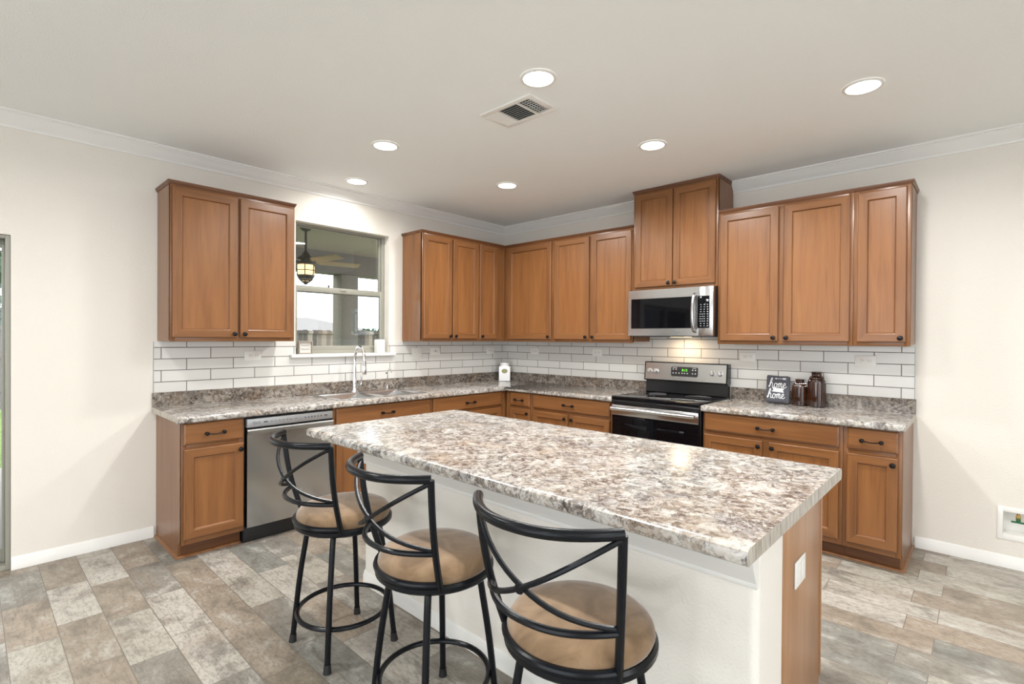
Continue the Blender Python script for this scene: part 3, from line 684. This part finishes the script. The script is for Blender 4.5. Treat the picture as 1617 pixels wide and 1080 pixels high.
for r in range(10):
    z = .255-r*.019
    cols = (.660, .688, .714) if r in (0, 1, 2, 3, 8, 9) else (.655, .672, .689, .714)
    for x in cols: box(bm, x-rr.uniform(.003, .0055), x+rr.uniform(.003, .0055), -.4152, -.414, z-.0020, z+.0020)
box(bm, .702, .722, -.4152, -.414, .290, .296); box(bm, .706, .722, -.4152, -.414, .281, .285); part('keys', bm, 'icon_white', kp)
bm = new(); box(bm, .02, w-.02, -.36, -.05, -.004, .004, .001); box(bm, .22, .50, -.372, -.362, -.006, .003, 0); part('vent_plate', bm, 'icon_grey', mw)
bm = new(); box(bm, .30, .46, -.20, -.12, -.0065, -.0042); part('surface_lamp', bm, 'hood_bulb', mw)
ld = bpy.data.lights.new('hood_lamp', 'AREA'); ld.shape = 'RECTANGLE'; ld.size = .14; ld.size_y = .07; ld.energy = 1.6; ld.color = (1, .74, .48)
lo = bpy.data.objects.new('hood_lamp', ld); COL.objects.link(lo); lo.parent = mw; lo.location = (.38, -.16, -.012)

# ------------------------------------------------------------------ island
IX0, IX1, IY0, IY1 = -3.18, -2.100, -3.866, -1.572
it = thing('island_countertop', 'large granite-look island worktop with overhang above the three bar stools', 'countertop')
bm = new()
ipr = [(-1.2, ZB-.008), (-.004, ZB-.008), (0, ZB), (.0, ZC-.014), (-.004, ZC-.005), (-.013, ZC-.0005), (-1.2, ZC)]
zb, zt = ZB-.006, ZC
lp = [(IX0+.010, zb), (IX0+.002, zb+.006), (IX0, zb+.016), (IX0, zt-.016), (IX0+.004, zt-.006), (IX0+.014, zt-.0005), (IX0+.03, zt), (IX1-.03, zt), (IX1-.014, zt-.0005), (IX1-.004, zt-.006), (IX1, zt-.016), (IX1, zb+.016), (IX1-.002, zb+.006), (IX1-.010, zb)]
prism(bm, lp, 'Y', IY0, IY1)
for f in bm.faces:
    if len(f.verts) > 8: f.material_index = 1
part('worktop', bm, ['laminate_granite', 'laminate_edge'], it)
isl = thing('kitchen_island', 'kitchen island with a white textured half wall and oak end panel', 'kitchen island')
HX0, HX1, HY0, HY1 = -2.880, -2.642, -3.800, -1.660
bm = new(); r = .028; poly = []
for cx_, cy_, a0 in ((HX0+r, HY0+r, PI), (HX1, HY0, None), (HX1, HY1, None), (HX0+r, HY1-r, PI/2)):
    if a0 is None: poly.append((cx_, cy_))
    else: poly += [(cx_+r*math.cos(a0+k*PI/12), cy_+r*math.sin(a0+k*PI/12)) for k in range(7)]
prism(bm, poly, 'Z', 0, zb-.0006); part('half_wall', bm, 'half_wall_paint', isl)
def round_path():
    P = [((HX1-.001, HY1), (0, 1))]; 
    P += [((HX0+r+r*math.cos(a), HY1-r+r*math.sin(a)), (math.cos(a), math.sin(a))) for a in [PI/2+k*PI/12 for k in range(7)]]
    P += [((HX0+r+r*math.cos(a), HY0+r+r*math.sin(a)), (math.cos(a), math.sin(a))) for a in [PI+k*PI/12 for k in range(7)]]
    P += [((HX1-.001, HY0), (0, -1))]; return P
zz = zb-.0006
mp_ = [(-.002, zz-.178), (.010, zz-.178), (.014, zz-.170), (.014, zz-.160), (.022, zz-.150), (.034, zz-.128), (.046, zz-.102), (.050, zz-.088), (.058, zz-.086), (.062, zz-.074), (.076, zz-.050), (.094, zz-.030), (.102, zz-.022), (.102, zz), (-.002, zz)]
bm = new(); sweep_poly(bm, mp_, [((HX0, HY0+.0006), (-1, 0)), ((HX0, HY1-.0006), (-1, 0))]); part('crown_trim', bm, 'trim_paint', isl)
bm = new(); box(bm, HX0-.06, HX1+.012, HY0-.012, HY0-.0005, zz-.022, zz, .002); part('edge_trim', bm, 'trim_paint', isl)
bm = new(); sweep_poly(bm, [(-.002 if o == 0 else o, z) for o, z in bbp], round_path()); part('baseboard', bm, 'trim_paint', isl)
BX1 = -2.128
bm = new(); box(bm, HX1+.0008, BX1, HY0+.012, HY1-.012, .10, zb-.0006); box(bm, HX1+.0008, BX1-.07, HY0+.012, HY1-.012, 0, .10); part('cabinet_body', bm, 'oak_vertical', isl)
bm = new(); box(bm, HX1+.0008, BX1-.012, HY0-.003, HY0+.0115, .0, zb-.0006, .001); box(bm, BX1-.0115, BX1, HY0-.007, HY0+.0115, .088, zb-.0006, .001); part('end_panel', bm, 'oak_panel', isl)
bm = new(); box(bm, HX1+.0008, BX1, HY1-.0115, HY1, .10, zb-.0006, .001); part('end_panel', bm, 'oak_panel', isl)
isc = bpy.data.objects.new('cabinet_front', None); COL.objects.link(isc); isc.parent = isl; isc.location = (BX1, HY0+.03, 0); isc.rotation_euler = (0, 0, PI/2)
for k in range(4):
    x0 = .01+k*.52
    bm = new(); rings(bm, x0, x0+.49, .136, .702, [(i, d-.0008) for i, d in DOORP], 0, 1, 0); part('door', bm, ['oak_vertical', 'oak_horizontal'], isc)
    bm = new(); rings(bm, x0, x0+.49, .729, .845, [(i, d-.0008) for i, d in DRAWP]); part('drawer_front', bm, 'oak_horizontal', isc)

# ------------------------------------------------------------------ bar stools
def make_stool():
    t = thing('bar_stool', 'x', 'bar stool', (0, 0, 0), 0, 'bar stools along the island')
    zr = .575; R = .215
    bm = new(); pr = [(R-.020, zr-.014), (R-.006, zr-.016), (R+.002, zr-.008), (R+.002, zr+.006), (R-.006, zr+.014), (R-.020, zr+.014)]
    S = 48; rg_ = [[bm.verts.new((a*math.cos(2*PI*k/S), a*math.sin(2*PI*k/S), z)) for k in range(S)] for a, z in pr]
    for i in range(len(pr)):
        a, b = rg_[i], rg_[(i+1) % len(pr)]
        for k in range(S): bm.faces.new((a[k], a[(k+1) % S], b[(k+1) % S], b[k]))
    lathe(bm, [(.16, zr-.012), (.17, zr-.006), (.196, zr-.006)], seg=32, capb=True, capt=False)
    part('seat_ring', bm, 'black_metal', t)
    bm = new(); lathe(bm, [(.185, zr+.004), (.202, zr+.010), (.209, zr+.026), (.206, zr+.042), (.196, zr+.056), (.175, zr+.067), (.13, zr+.074), (.07, zr+.078), (.002, zr+.079)], seg=48); part('seat_cushion', bm, 'tan_suede', t, ang=60)
    for a in (45, 135, 225, 315):
        c, s = math.cos(math.radians(a)), math.sin(math.radians(a)); bm = new()
        P = smooth_path([(.150*c, .150*s, zr-.014), (.165*c, .165*s, zr-.05), (.178*c, .178*s, zr-.12), (.205*c, .205*s, .28), (.232*c, .232*s, .03)], 5); tube(bm, P, .0125, 12)
        lg = part('leg', bm, 'black_metal', t)
        bm = new(); tube(bm, [(.231*c, .231*s, .036), (.2335*c, .2335*s, .012), (.2345*c, .2345*s, 0)], [.0145, .016, .0175], 12); part('foot_cap', bm, 'rubber', lg)
    zf = .165; rf = .201
    bm = new(); tube(bm, [(rf*math.cos(k*2*PI/48), rf*math.sin(k*2*PI/48), zf) for k in range(48)], .0105, 10, True); part('footrest', bm, 'black_metal', t)
    # back: opens towards +x, posts at +/-y
    def post(s, z):
        k = (z-.575)/(.965-.575)
        return Vector((-.110-.075*k-.014*math.sin(PI*k), s*(.178+.047*k+.008*math.sin(PI*k)), z))
    def arc(z, dep, n=14, half=1.0):
        a, b = post(-1, z), post(1, z); out = []
        for i in range(n+1):
            u = -1+2*i/n; p = a.lerp(b, i/n); out.append(Vector((p.x-dep*(1-abs(u)**2.3), p.y, z)))
        return out
    for s in (-1, 1):
        bm = new(); tube(bm, [post(s, .575+.39*i/10) for i in range(11)], .0115, 10); part('back_post', bm, 'black_metal', t)
    bm = new(); P = [p+Vector((0, 0, 0)) for p in arc(.968, .125, 20)]; tube(bm, P, .0145, 12); part('top_rail', bm, 'black_metal', t)
    bm = new(); tube(bm, arc(.715, .105, 18), .0095, 10); part('lower_rail', bm, 'black_metal', t)
    bm = new(); tube(bm, [(-(R-.002)*math.cos(a), (R-.002)*math.sin(a), zr+.020) for a in [(-58+116*k/20)*PI/180 for k in range(21)]], .011, 10); part('back_rail', bm, 'black_metal', t)
    for s in (-1, 1):
        bm = new(); P = []
        for i in range(19):
            k = i/18; u = s*(-1+2*k); z = .955-.232*k-.030*math.sin(PI*k)
            p = post(-1, z).lerp(post(1, z), (u+1)/2); P.append(Vector((p.x-.108*(1-abs(u)**2.3)-.004*s, p.y, z)))
        tube(bm, P, .0075, 8); part('cross_bar', bm, 'black_metal', t)
    m = post(-1, .81).lerp(post(1, .81), .5)
    bm = new(); lathe(bm, [(.001, 0), (.012, .002), (.014, .006), (.010, .009), (.001, .010)], (m.x-.108-.012, 0, .808), 14, 'X'); part('medallion', bm, 'black_metal', t)
    return t
stool = make_stool()
spots = [((-3.245, -2.098, 0), 0, 'black metal bar stool with tan seat nearest the dishwasher'),
         ((-3.255, -2.785, 0), -2, 'middle of the three black metal bar stools with tan round seats'),
         ((-3.250, -3.435, 0), 4, 'black metal bar stool with tan seat nearest the camera and island corner')]
for i, (loc, rz, lab) in enumerate(spots):
    s = stool if i == 0 else dup(stool)
    s.location = loc; s.rotation_euler = (0, 0, math.radians(rz)); s['label'] = lab

# ------------------------------------------------------------------ small things
def outlet(label, loc, rz, w=.128, h=.075, kind='duplex', cat='outlet', name='wall_outlet', group='outlets set in the tile'):
    t = thing(name, label, cat, loc, rz, group)
    bm = new(); box(bm, -w/2, w/2, -.006, -.0004, -h/2, h/2, .0025); part('cover_plate', bm, 'white_plastic', t)
    if kind == 'duplex':
        for s in (-1, 1):
            bm = new(); box(bm, s*.021-.017, s*.021+.017, -.0082, -.0055, -.0145, .0145, .002); r_ = part('receptacle', bm, 'white_plastic', t)
            bm = new()
            for dz in (-.006, .006): box(bm, s*.021-.008, s*.021-.001, -.0086, -.008, dz-.0012, dz+.0012)
            lathe(bm, [(.0028, 0), (.0028, .0006)], (s*.021+.008, -.0080, 0), 10, 'Y'); part('slots', bm, 'slot_dark', r_)
    elif kind == 'gfci':
        bm = new(); box(bm, -.034, .034, -.0085, -.0055, -.016, .016, .002); r_ = part('receptacle', bm, 'white_plastic', t)
        bm = new(); box(bm, -.006, .006, -.0092, -.0082, -.007, -.001); box(bm, -.006, .006, -.0092, -.0082, .001, .007)
        for s in (-1, 1):
            for dz in (-.005, .005): box(bm, s*.022-.003, s*.022+.003, -.009, -.0082, dz-.0012, dz+.0012)
        part('slots', bm, 'slot_dark', r_)
    elif kind == 'toggle':
        for s in (-1, 1):
            bm = new(); box(bm, s*.023-.005, s*.023+.005, -.008, -.0055, -.012, .012, .001); r_ = part('toggle_slot', bm, 'white_plastic', t)
            bm = new(); box(bm, s*.023-.0035, s*.023+.0035, -.016, -.0075, .0, .010, .001); part('toggle', bm, 'white_plastic', r_)
    elif kind == 'rocker':
        for s in (-1, 1):
            bm = new(); box(bm, s*.023-.0165, s*.023+.0165, -.0085, -.0055, -.033, .033, .002); part('rocker', bm, 'white_plastic', t)
    return t
T = -.0082
outlet('white horizontal outlet in the tile under the cabinet left of the window', (-2.890, T, 1.262), 0)
outlet('white two-gang light switch plate in the tile right of the window', (-1.298, T, 1.252), 0, .128, .120, 'toggle', 'light switch', 'light_switch', None)
outlet('white outlet with test buttons beside the light switch plate', (-1.061, T, 1.272), 0, .132, .080, 'gfci')
outlet('white outlet in the window-wall tile closest to the corner above the white canister', (-.243, T, 1.268), 0, .122, .078)
outlet('white outlet on the range-wall tile just right of the corner', (T, -.500, 1.268), RB, .122, .075)
outlet('white outlet in the tile under the cabinets just left of the microwave', (T, -1.347, 1.272), RB, .118, .075)
outlet('white outlet in the tile immediately right of the range', (T, -2.826, 1.272), RB, .130, .075)
outlet('white outlet above the right worktop nearest the right end of the tile', (T, -3.638, 1.266), RB, .130, .080)
outlet('white outlet plate mounted on the oak end panel of the island', (-2.452, HY0-.0032, .607), 0, .128, .092, 'rocker', group=None)

# supply box in the right wall
sb = thing('supply_box', 'white recessed water supply box low in the right wall with green valve', 'water supply box', (0, -4.338, .175), RB)
bm = new(); fw, fh = .222, .205
for x0, x1, z0, z1 in ((0, .0255, 0, fh), (.197, fw, 0, fh), (.0255, .197, 0, .037), (.0255, .197, .175, fh)): box(bm, x0, x1, -.005, -.0004, z0, z1, .001)
part('face_frame', bm, 'white_plastic', sb)
bm = new(); i0, i1, k0, k1, dp_ = .0275, .196, .039, .174, .075
for x0, x1, y0, y1, z0, z1 in ((i0, i1, dp_-.003, dp_, k0, k1), (i0, i0+.002, 0, dp_, k0, k1), (i1-.002, i1, 0, dp_, k0, k1), (i0, i1, 0, dp_, k0, k0+.002), (i0, i1, 0, dp_, k1-.002, k1)): box(bm, x0, x1, y0, y1, z0, z1)
part('recess', bm, 'white_plastic', sb)
bm = new(); lathe(bm, [(.012, 0), (.012, .03), (.008, .034), (.008, .05)], (.095, .025, .120), 14); lathe(bm, [(.010, 0), (.010, .018)], (.095, .03, .150), 12, 'Y'); vl = part('valve', bm, 'brass', sb)
bm = new(); box(bm, .062, .128, -.004, .008, .112, .122, .002); box(bm, .086, .104, -.002, .012, .118, .140, .002); part('valve_handle', bm, 'green_handle', vl)

# canister in the corner
cn = thing('canister', 'white square ceramic canister with oval label in the worktop corner', 'canister', (-.140, -.146, ZC+.0004), -PI/4)
bm = new(); box(bm, -.066, .066, -.066, .066, 0, .172, .008, seg=3); part('canister_body', bm, 'white_ceramic', cn)
bm = new(); lathe(bm, [(.058, .171), (.054, .178), (.050, .186), (.050, .192)], seg=28); part('neck', bm, 'white_ceramic', cn)
bm = new(); lathe(bm, [(.056, .192), (.058, .196), (.058, .206), (.050, .211), (.030, .216), (.012, .219), (.001, .220)], seg=28); part('lid', bm, 'white_ceramic', cn)
bm = new(); S = 28; c0_ = [bm.verts.new((.036*math.cos(2*PI*k/S), -.0662, .118+.026*math.sin(2*PI*k/S))) for k in range(S)]; c1_ = [bm.verts.new((.034*math.cos(2*PI*k/S), -.0685, .118+.024*math.sin(2*PI*k/S))) for k in range(S)]
for k in range(S): bm.faces.new((c0_[k], c0_[(k+1) % S], c1_[(k+1) % S], c1_[k]))
bm.faces.new(c1_); part('oval_label', bm, 'label_olive', cn)

# brown glass jars
def jar(label, loc, rad, h):
    t = thing('glass_jar', label, 'jar', loc, 0, 'brown glass jars on the right worktop'); k = rad
    bm = new(); lathe(bm, [(k*.90, 0), (k, .006), (k, h*.70), (k*.97, h*.755), (k*.86, h*.80), (k*.88, h*.815), (k*.86, h*.83), (k*.72, h*.87), (k*.60, h*.89), (k*.58, h*.93)], seg=36, capt=False)
    for i in range(24):
        a = i*2*PI/24; tube(bm, [(k*1.0*math.cos(a), k*1.0*math.sin(a), .012), (k*1.0*math.cos(a), k*1.0*math.sin(a), h*.68)], .0022, 6)
    for row, zz_ in ((0, .745), (1, .845)):
        for i in range(18):
            a = (i+.5*row)*2*PI/18; rad_ = k*(.985 if row == 0 else .81); bmesh.ops.create_uvsphere(bm, u_segments=6, v_segments=4, radius=.0028, matrix=Matrix.Translation((rad_*math.cos(a), rad_*math.sin(a), h*zz_)))
    part('jar_body', bm, 'amber_glass', t)
    bm = new(); lathe(bm, [(k*.57, h*.931), (k*.58, h*.95), (k*.74, h*.985), (k*.74, h), (k*.60, h), (k*.55, h*.985)], seg=36, capb=False, capt=True); part('jar_lid', bm, 'amber_glass', t)
    return t
jar('shorter brown glass jar between the slate sign and the taller jar', (-.082, -3.233, ZC+.0004), .051, .200)
jar('taller brown glass jar rightmost on the right worktop', (-.084, -3.346, ZC+.0004), .058, .262)

# slate sign with script lettering
HOME = [[(-.04, .06), (.10, .32), (.24, .66), (.28, .86), (.21, .90), (.14, .66), (.07, .26), (.03, 0)], [(.06, .05), (.15, .38), (.26, .46), (.31, .36), (.29, .10), (.36, 0), (.45, .12)],
        [(.66, .40), (.54, .40), (.47, .20), (.54, .0), (.66, .06), (.71, .26), (.66, .40), (.74, .33), (.82, .36)], [(.82, .40), (.84, .2), (.81, 0)], [(.83, .22), (.93, .44), (.99, .36), (.96, .02)],
        [(.98, .22), (1.08, .44), (1.14, .36), (1.11, .10), (1.17, 0), (1.25, .12)], [(1.25, .14), (1.42, .26), (1.45, .40), (1.36, .44), (1.28, .26), (1.32, .04), (1.44, .01), (1.57, .16)]]
sg = thing('slate_sign', 'small dark slate sign lettered home in white script, on a black easel', 'sign', (-.100, -2.995, ZC+.0004), RB+math.radians(-3))
bm = new(); out = []
for x, z in ((.008, 0), (.162, 0), (.170, .008), (.170, .195), (.168, .206), (.158, .208), (.15, .211), (.105, .209), (.10, .205), (.098, .209), (.052, .212), (.048, .208), (.045, .212), (.012, .214), (.003, .211), (0, .202), (0, .008)): out.append((x, z))
prism(bm, out, 'Y', -.006, .002)
tilt = (math.radians(-8), 0, 0)
slate = part('slate', bm, 'sign_slate', sg, (0, 0, .008), tilt)
bm = new()
for (ox, oz, s) in ((.020, .118, .082), (.012, .034, .082)):
    for st in HOME: tube(bm, smooth_path([(ox+x*s, -.0062, oz+z*s) for x, z in st], 5), .0025, 6)
prism(bm, [(.042, .086), (.132, .082), (.122, .098), (.134, .112), (.044, .116), (.056, .100)], 'Y', -.0075, -.005)
tube(bm, [(.064, -.0062, .189), (.132, -.0062, .189)], .0014, 6); prism(bm, [(.058, .189), (.074, .194), (.074, .184)], 'Y', -.0075, -.005)
for k in range(3):
    x = .118+k*.008
    for s in (-1, 1): tube(bm, [(x, -.0062, .189), (x+.008, -.0062, .189+s*.007)], .002, 6)
lt = part('lettering', bm, 'paint_white', slate); lt['label'] = 'white script lettering, banner and arrow'
bm = new(); tube(bm, [(.02, -.016, .004), (.15, -.016, .004)], .003, 6)
for k in range(7):
    cx_ = .022+k*.021; tube(bm, [(cx_+.009*math.cos(a), -.017, .012+.009*math.sin(a)) for a in [j*2*PI/12 for j in range(12)]], .0022, 6, True)
for x in (.03, .14): tube(bm, [(x, -.016, .004), (x, .055, .003)], .003, 6); tube(bm, [(x, .055, .003), (x, .034, .13)], .003, 6)
part('easel', bm, 'wire_black', sg)

# things on the window sill
ZS = WZ0+.0045
fs = thing('framed_sign', 'small square framed sign with script lettering at the left of the window sill', 'sign', (-2.520, .004, ZS), 0)
bm = new(); frame_bm(bm, 0, .124, 0, .112, -.016, .016, .010, .002); part('frame', bm, 'weathered_frame', fs)
bm = new(); box(bm, .0095, .1145, .004, .012, .0095, .1025); pp = part('panel', bm, 'sign_paper', fs)
bm = new()
def scrawl(bm, x0, x1, z, seed, s=.008):
    rr = random.Random(seed); P = []; n = 13
    for i in range(n): P.append((x0+(x1-x0)*i/(n-1), .0035, z+(s*(1.4 if i in (0, 5) else .6) if i % 2 == 0 else -s*.5)*rr.uniform(.7, 1.1)))
    tube(bm, smooth_path(P, 4), .0012, 5)
scrawl(bm, .030, .098, .072, 1); scrawl(bm, .028, .096, .040, 5); part('lettering', bm, 'icon_grey', pp)
ch = thing('candle_holder', 'white embossed block ornament at the right end of the window sill', 'ornament', (-1.712, .025, ZS), 0)
bm = new(); box(bm, -.040, .040, -.035, .035, 0, .122, .006); box(bm, -.034, .034, -.030, .030, .120, .128, .003); part('block', bm, 'candle_white', ch)
bm = new(); tube(bm, [(.016*math.cos(a), -.0352, .055+.012*math.sin(a)) for a in [k*2*PI/16 for k in range(16)]], .0025, 6, True); box(bm, -.022, .022, -.037, -.034, .090, .095); part('relief', bm, 'candle_white', ch)

# ------------------------------------------------------------------ ceiling: can lights and register
def can(label, x, y, power=CAN_W, show=True):
    t = thing('recessed_light', label, 'ceiling light', (x, y, H), 0, 'recessed ceiling lights')
    bm = new(); S = 36; lathe(bm, [(.094, -.0006), (.094, -.004), (.088, -.007), (.078, -.008), (.076, -.0045)], seg=S, capb=False, capt=False); part('trim_ring', bm, 'trim_paint', t)
    bm = new(); lathe(bm, [(.077, -.0012), (.077, -.0058), (.06, -.0085), (.001, -.0095)], seg=S); part('lens', bm, 'lamp_lens', t)
    ld = bpy.data.lights.new('lamp', 'AREA'); ld.shape = 'DISK'; ld.size = .15; ld.energy = power; ld.color = (1.0, 1.0, .985); ld.spread = math.radians(165)
    lo = bpy.data.objects.new('lamp', ld); COL.objects.link(lo); lo.parent = t; lo.location = (0, 0, -.014); return t
can('recessed ceiling light nearest the air register, largest in view', -2.449, -2.587)
can('recessed ceiling light left of the register above the island end by the window', -2.461, -1.215)
can('small recessed ceiling light close to the left crown moulding over the sink', -2.172, -.335, CAN_W*.35)
can('small recessed ceiling light nearest the inner corner of the room', -1.235, -1.215)
can('recessed ceiling light in front of the raised cabinet over the range', -1.236, -2.590)
can('recessed ceiling light farthest right near the right wall', -1.243, -3.790)
for x, y in ((-2.45, -3.80), (-4.4, -1.6), (-4.4, -6.2), (-6.6, -1.6), (-6.6, -4.0), (-6.6, -6.4), (-2.4, -6.2)):  # extra unseen cans, added as fill for the room
    can('added fill light out of view, shaped as a recessed ceiling light', x, y, CAN_W*FILL_W)
vt = thing('air_register', 'white rectangular louvred air register in the ceiling above the island', 'air vent', (-2.236, -2.255, H), 0)
L, Wd = .395, .245
bm = new(); X, Y = Wd/2, L/2
def vbox(bm, x0, x1, y0, y1, z0=-.009, z1=-.0006, bev=.001): box(bm, x0, x1, y0, y1, z0, z1, bev)
vbox(bm, -X, -X+.032, -Y, Y); vbox(bm, X-.032, X, -Y, Y); vbox(bm, -X+.032, X-.032, -Y, -Y+.040); vbox(bm, -X+.032, X-.032, Y-.030, Y)
part('register_frame', bm, 'white_plastic', vt)
bm = new(); box(bm, -X+.03, X-.03, -Y+.03, Y-.025, -.0012, -.0006); part('duct', bm, 'duct_dark', vt)
bm = new()
ya, yb_ = -Y+.040, Y-.030; s1 = ya+.085; s2 = yb_-.085
for k in range(9):     # long louvres in the middle bank run along y
    x = -X+.040+k*.0205; prism(bm, [(x+.006, -.003), (x+.005, -.0025), (x-.005, -.010), (x-.004, -.0105)], 'Y', s1+.006, s2-.006)
for k in range(4):     # end bank nearest the camera side, louvres across
    y = ya+.012+k*.021; prism(bm, [(y+.004, -.003), (y+.003, -.0025), (y-.004, -.010), (y-.003, -.0105)], 'X', -X+.032, X-.032)
for k in range(9): box(bm, -X+.040+k*.0205-.001, -X+.040+k*.0205+.001, ya, s1, -.006, -.002)
for k in range(4):     # far end bank, seen from the back of its louvres
    y = yb_-.012-k*.021; prism(bm, [(y+.012, -.010), (y+.011, -.0105), (y-.009, -.003), (y-.008, -.0025)], 'X', -X+.032, X-.032)
box(bm, -X+.03, X-.03, s1-.003, s1+.006, -.010, -.001); box(bm, -X+.03, X-.03, s2-.006, s2+.003, -.010, -.001)
part('louvres', bm, 'white_plastic', vt)

# ------------------------------------------------------------------ outside
bm = new(); box(bm, -14, 4, .141, 3.9, -.22, -.10); struct('patio_floor', bm, 'concrete')
bm = new(); box(bm, -40, 40, 3.9, 60, -.30, -.11); struct('ground', bm, 'lawn_grass')
bm = new(); box(bm, -12, 2.2, .141, 3.75, 2.76, 2.84); struct('patio_ceiling', bm, 'patio_paint')
bm = new(); box(bm, -12, 2.2, 3.32, 3.62, 2.43, 2.759); struct('patio_beam', bm, 'patio_beam')
bm = new(); box(bm, -.32, -.02, 3.33, 3.62, -.0995, 2.429, .01); box(bm, -.36, .02, 3.29, 3.66, -.0995, .2, .01)
tag(part('patio_column', bm, 'stucco_grey'), 'grey stucco patio column seen through the window', 'column')
fn = thing('ceiling_fan', 'dark patio ceiling fan with glowing lantern seen through the upper window pane', 'ceiling fan', (-1.715, 1.6, 2.76))
bm = new(); lathe(bm, [(.014, -.105), (.045, -.095), (.070, -.065), (.080, -.035), (.082, 0)], seg=24); part('canopy', bm, 'fan_bronze', fn)
bm = new(); lathe(bm, [(.013, -.36), (.013, -.06)], seg=12); part('downrod', bm, 'fan_bronze', fn)
bm = new(); lathe(bm, [(.09, -.50), (.11, -.48), (.11, -.44), (.085, -.41), (.05, -.39), (.035, -.36), (.02, -.34)], seg=28); part('motor', bm, 'fan_bronze', fn)
for k in range(5):
    a = math.radians(-10+72*k); bm = new()
    box(bm, .16, .64, -.062, .062, -.004, .004, .002); box(bm, .09, .20, -.02, .02, -.005, .006, .001)
    part('blade', bm, 'fan_blade', fn, (0, 0, -.455), (math.radians(-16), 0, a))
bm = new(); lathe(bm, [(.02, -.70), (.07, -.67), (.095, -.60), (.098, -.52), (.09, -.50)], seg=24); lk = part('lantern_glass', bm, 'lantern_glow', fn)
bm = new()
for k in range(6):
    a = k*PI/3; tube(bm, [(.03*math.cos(a), .03*math.sin(a), -.705), (.078*math.cos(a), .078*math.sin(a), -.672), (.103*math.cos(a), .103*math.sin(a), -.60), (.106*math.cos(a), .106*math.sin(a), -.50)], .006, 6)
tube(bm, [(.105*math.cos(k*PI/12), .105*math.sin(k*PI/12), -.565) for k in range(24)], .005, 6, True); lathe(bm, [(.001, -.735), (.02, -.72), (.055, -.695), (.03, -.69)], seg=16); lathe(bm, [(.104, -.62), (.085, -.655), (.05, -.69)], seg=20, capb=False, capt=False); part('lantern_cage', bm, 'fan_bronze', lk)
bm = new(); lathe(bm, [(.001, -.06), (.018, -.045), (.02, -.025), (.010, 0), (.008, .02), (.001, .022)], (0, 0, 0), 12); tube(bm, [(0, 0, .02), (0, 0, .209)], .003, 5)
tag(part('pendant_bulb', bm, 'wire_black', None, (-.505, 3.4, 2.2198)), 'small bulb hanging from the patio beam beside the fan lantern', 'bulb')
# wooden fence
fe = thing('wooden_fence', 'weathered wooden privacy fence across the back yard', 'fence', (0, 10.5, -.11))
bm = new(); rr = random.Random(5)
for k in range(150):
    x = -14+k*.146; h = 1.72+rr.uniform(-.02, .02); box(bm, x, x+.128, 0, .02, 0, h)
part('boards', bm, 'fence_wood', fe)
bm = new()
for z in (.35, 1.05, 1.62): box(bm, -14, 7.9, -.045, -.001, z, z+.09)
part('rails', bm, 'fence_wood', fe)
for k in range(9):
    bm = new(); x = -13.5+k*2.44; box(bm, x, x+.09, -.14, -.046, 0, 1.86); part('post', bm, 'fence_wood', fe)
hs = thing('neighbour_house', 'pale hipped roof of a neighbouring house beyond the fence', 'house', (9.9, 24, -.11))
bm = new(); box(bm, -3.4, 3.4, 0, 7, 0, 1.78); part('house_wall', bm, 'concrete', hs)
bm = new(); vs = [bm.verts.new(p) for p in ((-3.8, -.4, 1.78), (3.8, -.4, 1.78), (3.8, 7.4, 1.78), (-3.8, 7.4, 1.78), (-.6, 3.5, 2.75), (.6, 3.5, 2.75))]
for q in ((0, 1, 5, 4), (1, 2, 5), (2, 3, 4, 5), (3, 0, 4), (3, 2, 1, 0)): bm.faces.new([vs[i] for i in q])
part('roof', bm, 'roof_shingle', hs)
def tree(label, loc, sc, seed):
    t = thing('tree', label, 'tree', loc); rr = random.Random(seed)
    bm = new(); tube(bm, [(0, 0, 0), (.05, 0, 1.0*sc), (0, .05, 2.0*sc)], [.16*sc, .12*sc, .06*sc], 8); part('trunk', bm, 'fence_wood', t)
    bm = new()
    for k in range(420):
        a, b, q = rr.uniform(0, 2*PI), rr.uniform(-1, 1), rr.uniform(.3, 1)**.5; c = math.sqrt(1-b*b)
        p = Vector((1.3*q*c*math.cos(a), 1.3*q*c*math.sin(a), 2.3+1.0*q*b))*sc; d = Vector((rr.gauss(0, 1), rr.gauss(0, 1), rr.gauss(0, 1))).normalized(); e = d.orthogonal().normalized(); f = d.cross(e); s = .16*sc
        bm.faces.new([bm.verts.new(p+e*s), bm.verts.new(p+f*s*.6), bm.verts.new(p-e*s), bm.verts.new(p-f*s*.6)])
    part('foliage', bm, 'leaf_green', t)
tree('green tree beyond the fence right of the patio column', (8.3, 16.5, -.11), .60, 2)
tree('small tree showing beyond the fence at the left of the sliding door', (-4.4, 12.2, -.11), 1.15, 9)
for z, y, nm in ((4.15, 18, 'upper power line crossing the sky outside the window'), (3.75, 18.2, 'lower power line crossing the sky outside the window')):
    bm = new(); tube(bm, [(-18+i*2.0, 0, .004*(i-9)**2) for i in range(19)], .012, 5); tag(part('power_line', bm, 'wire_black', None, (0, y, z)), nm, 'power line')
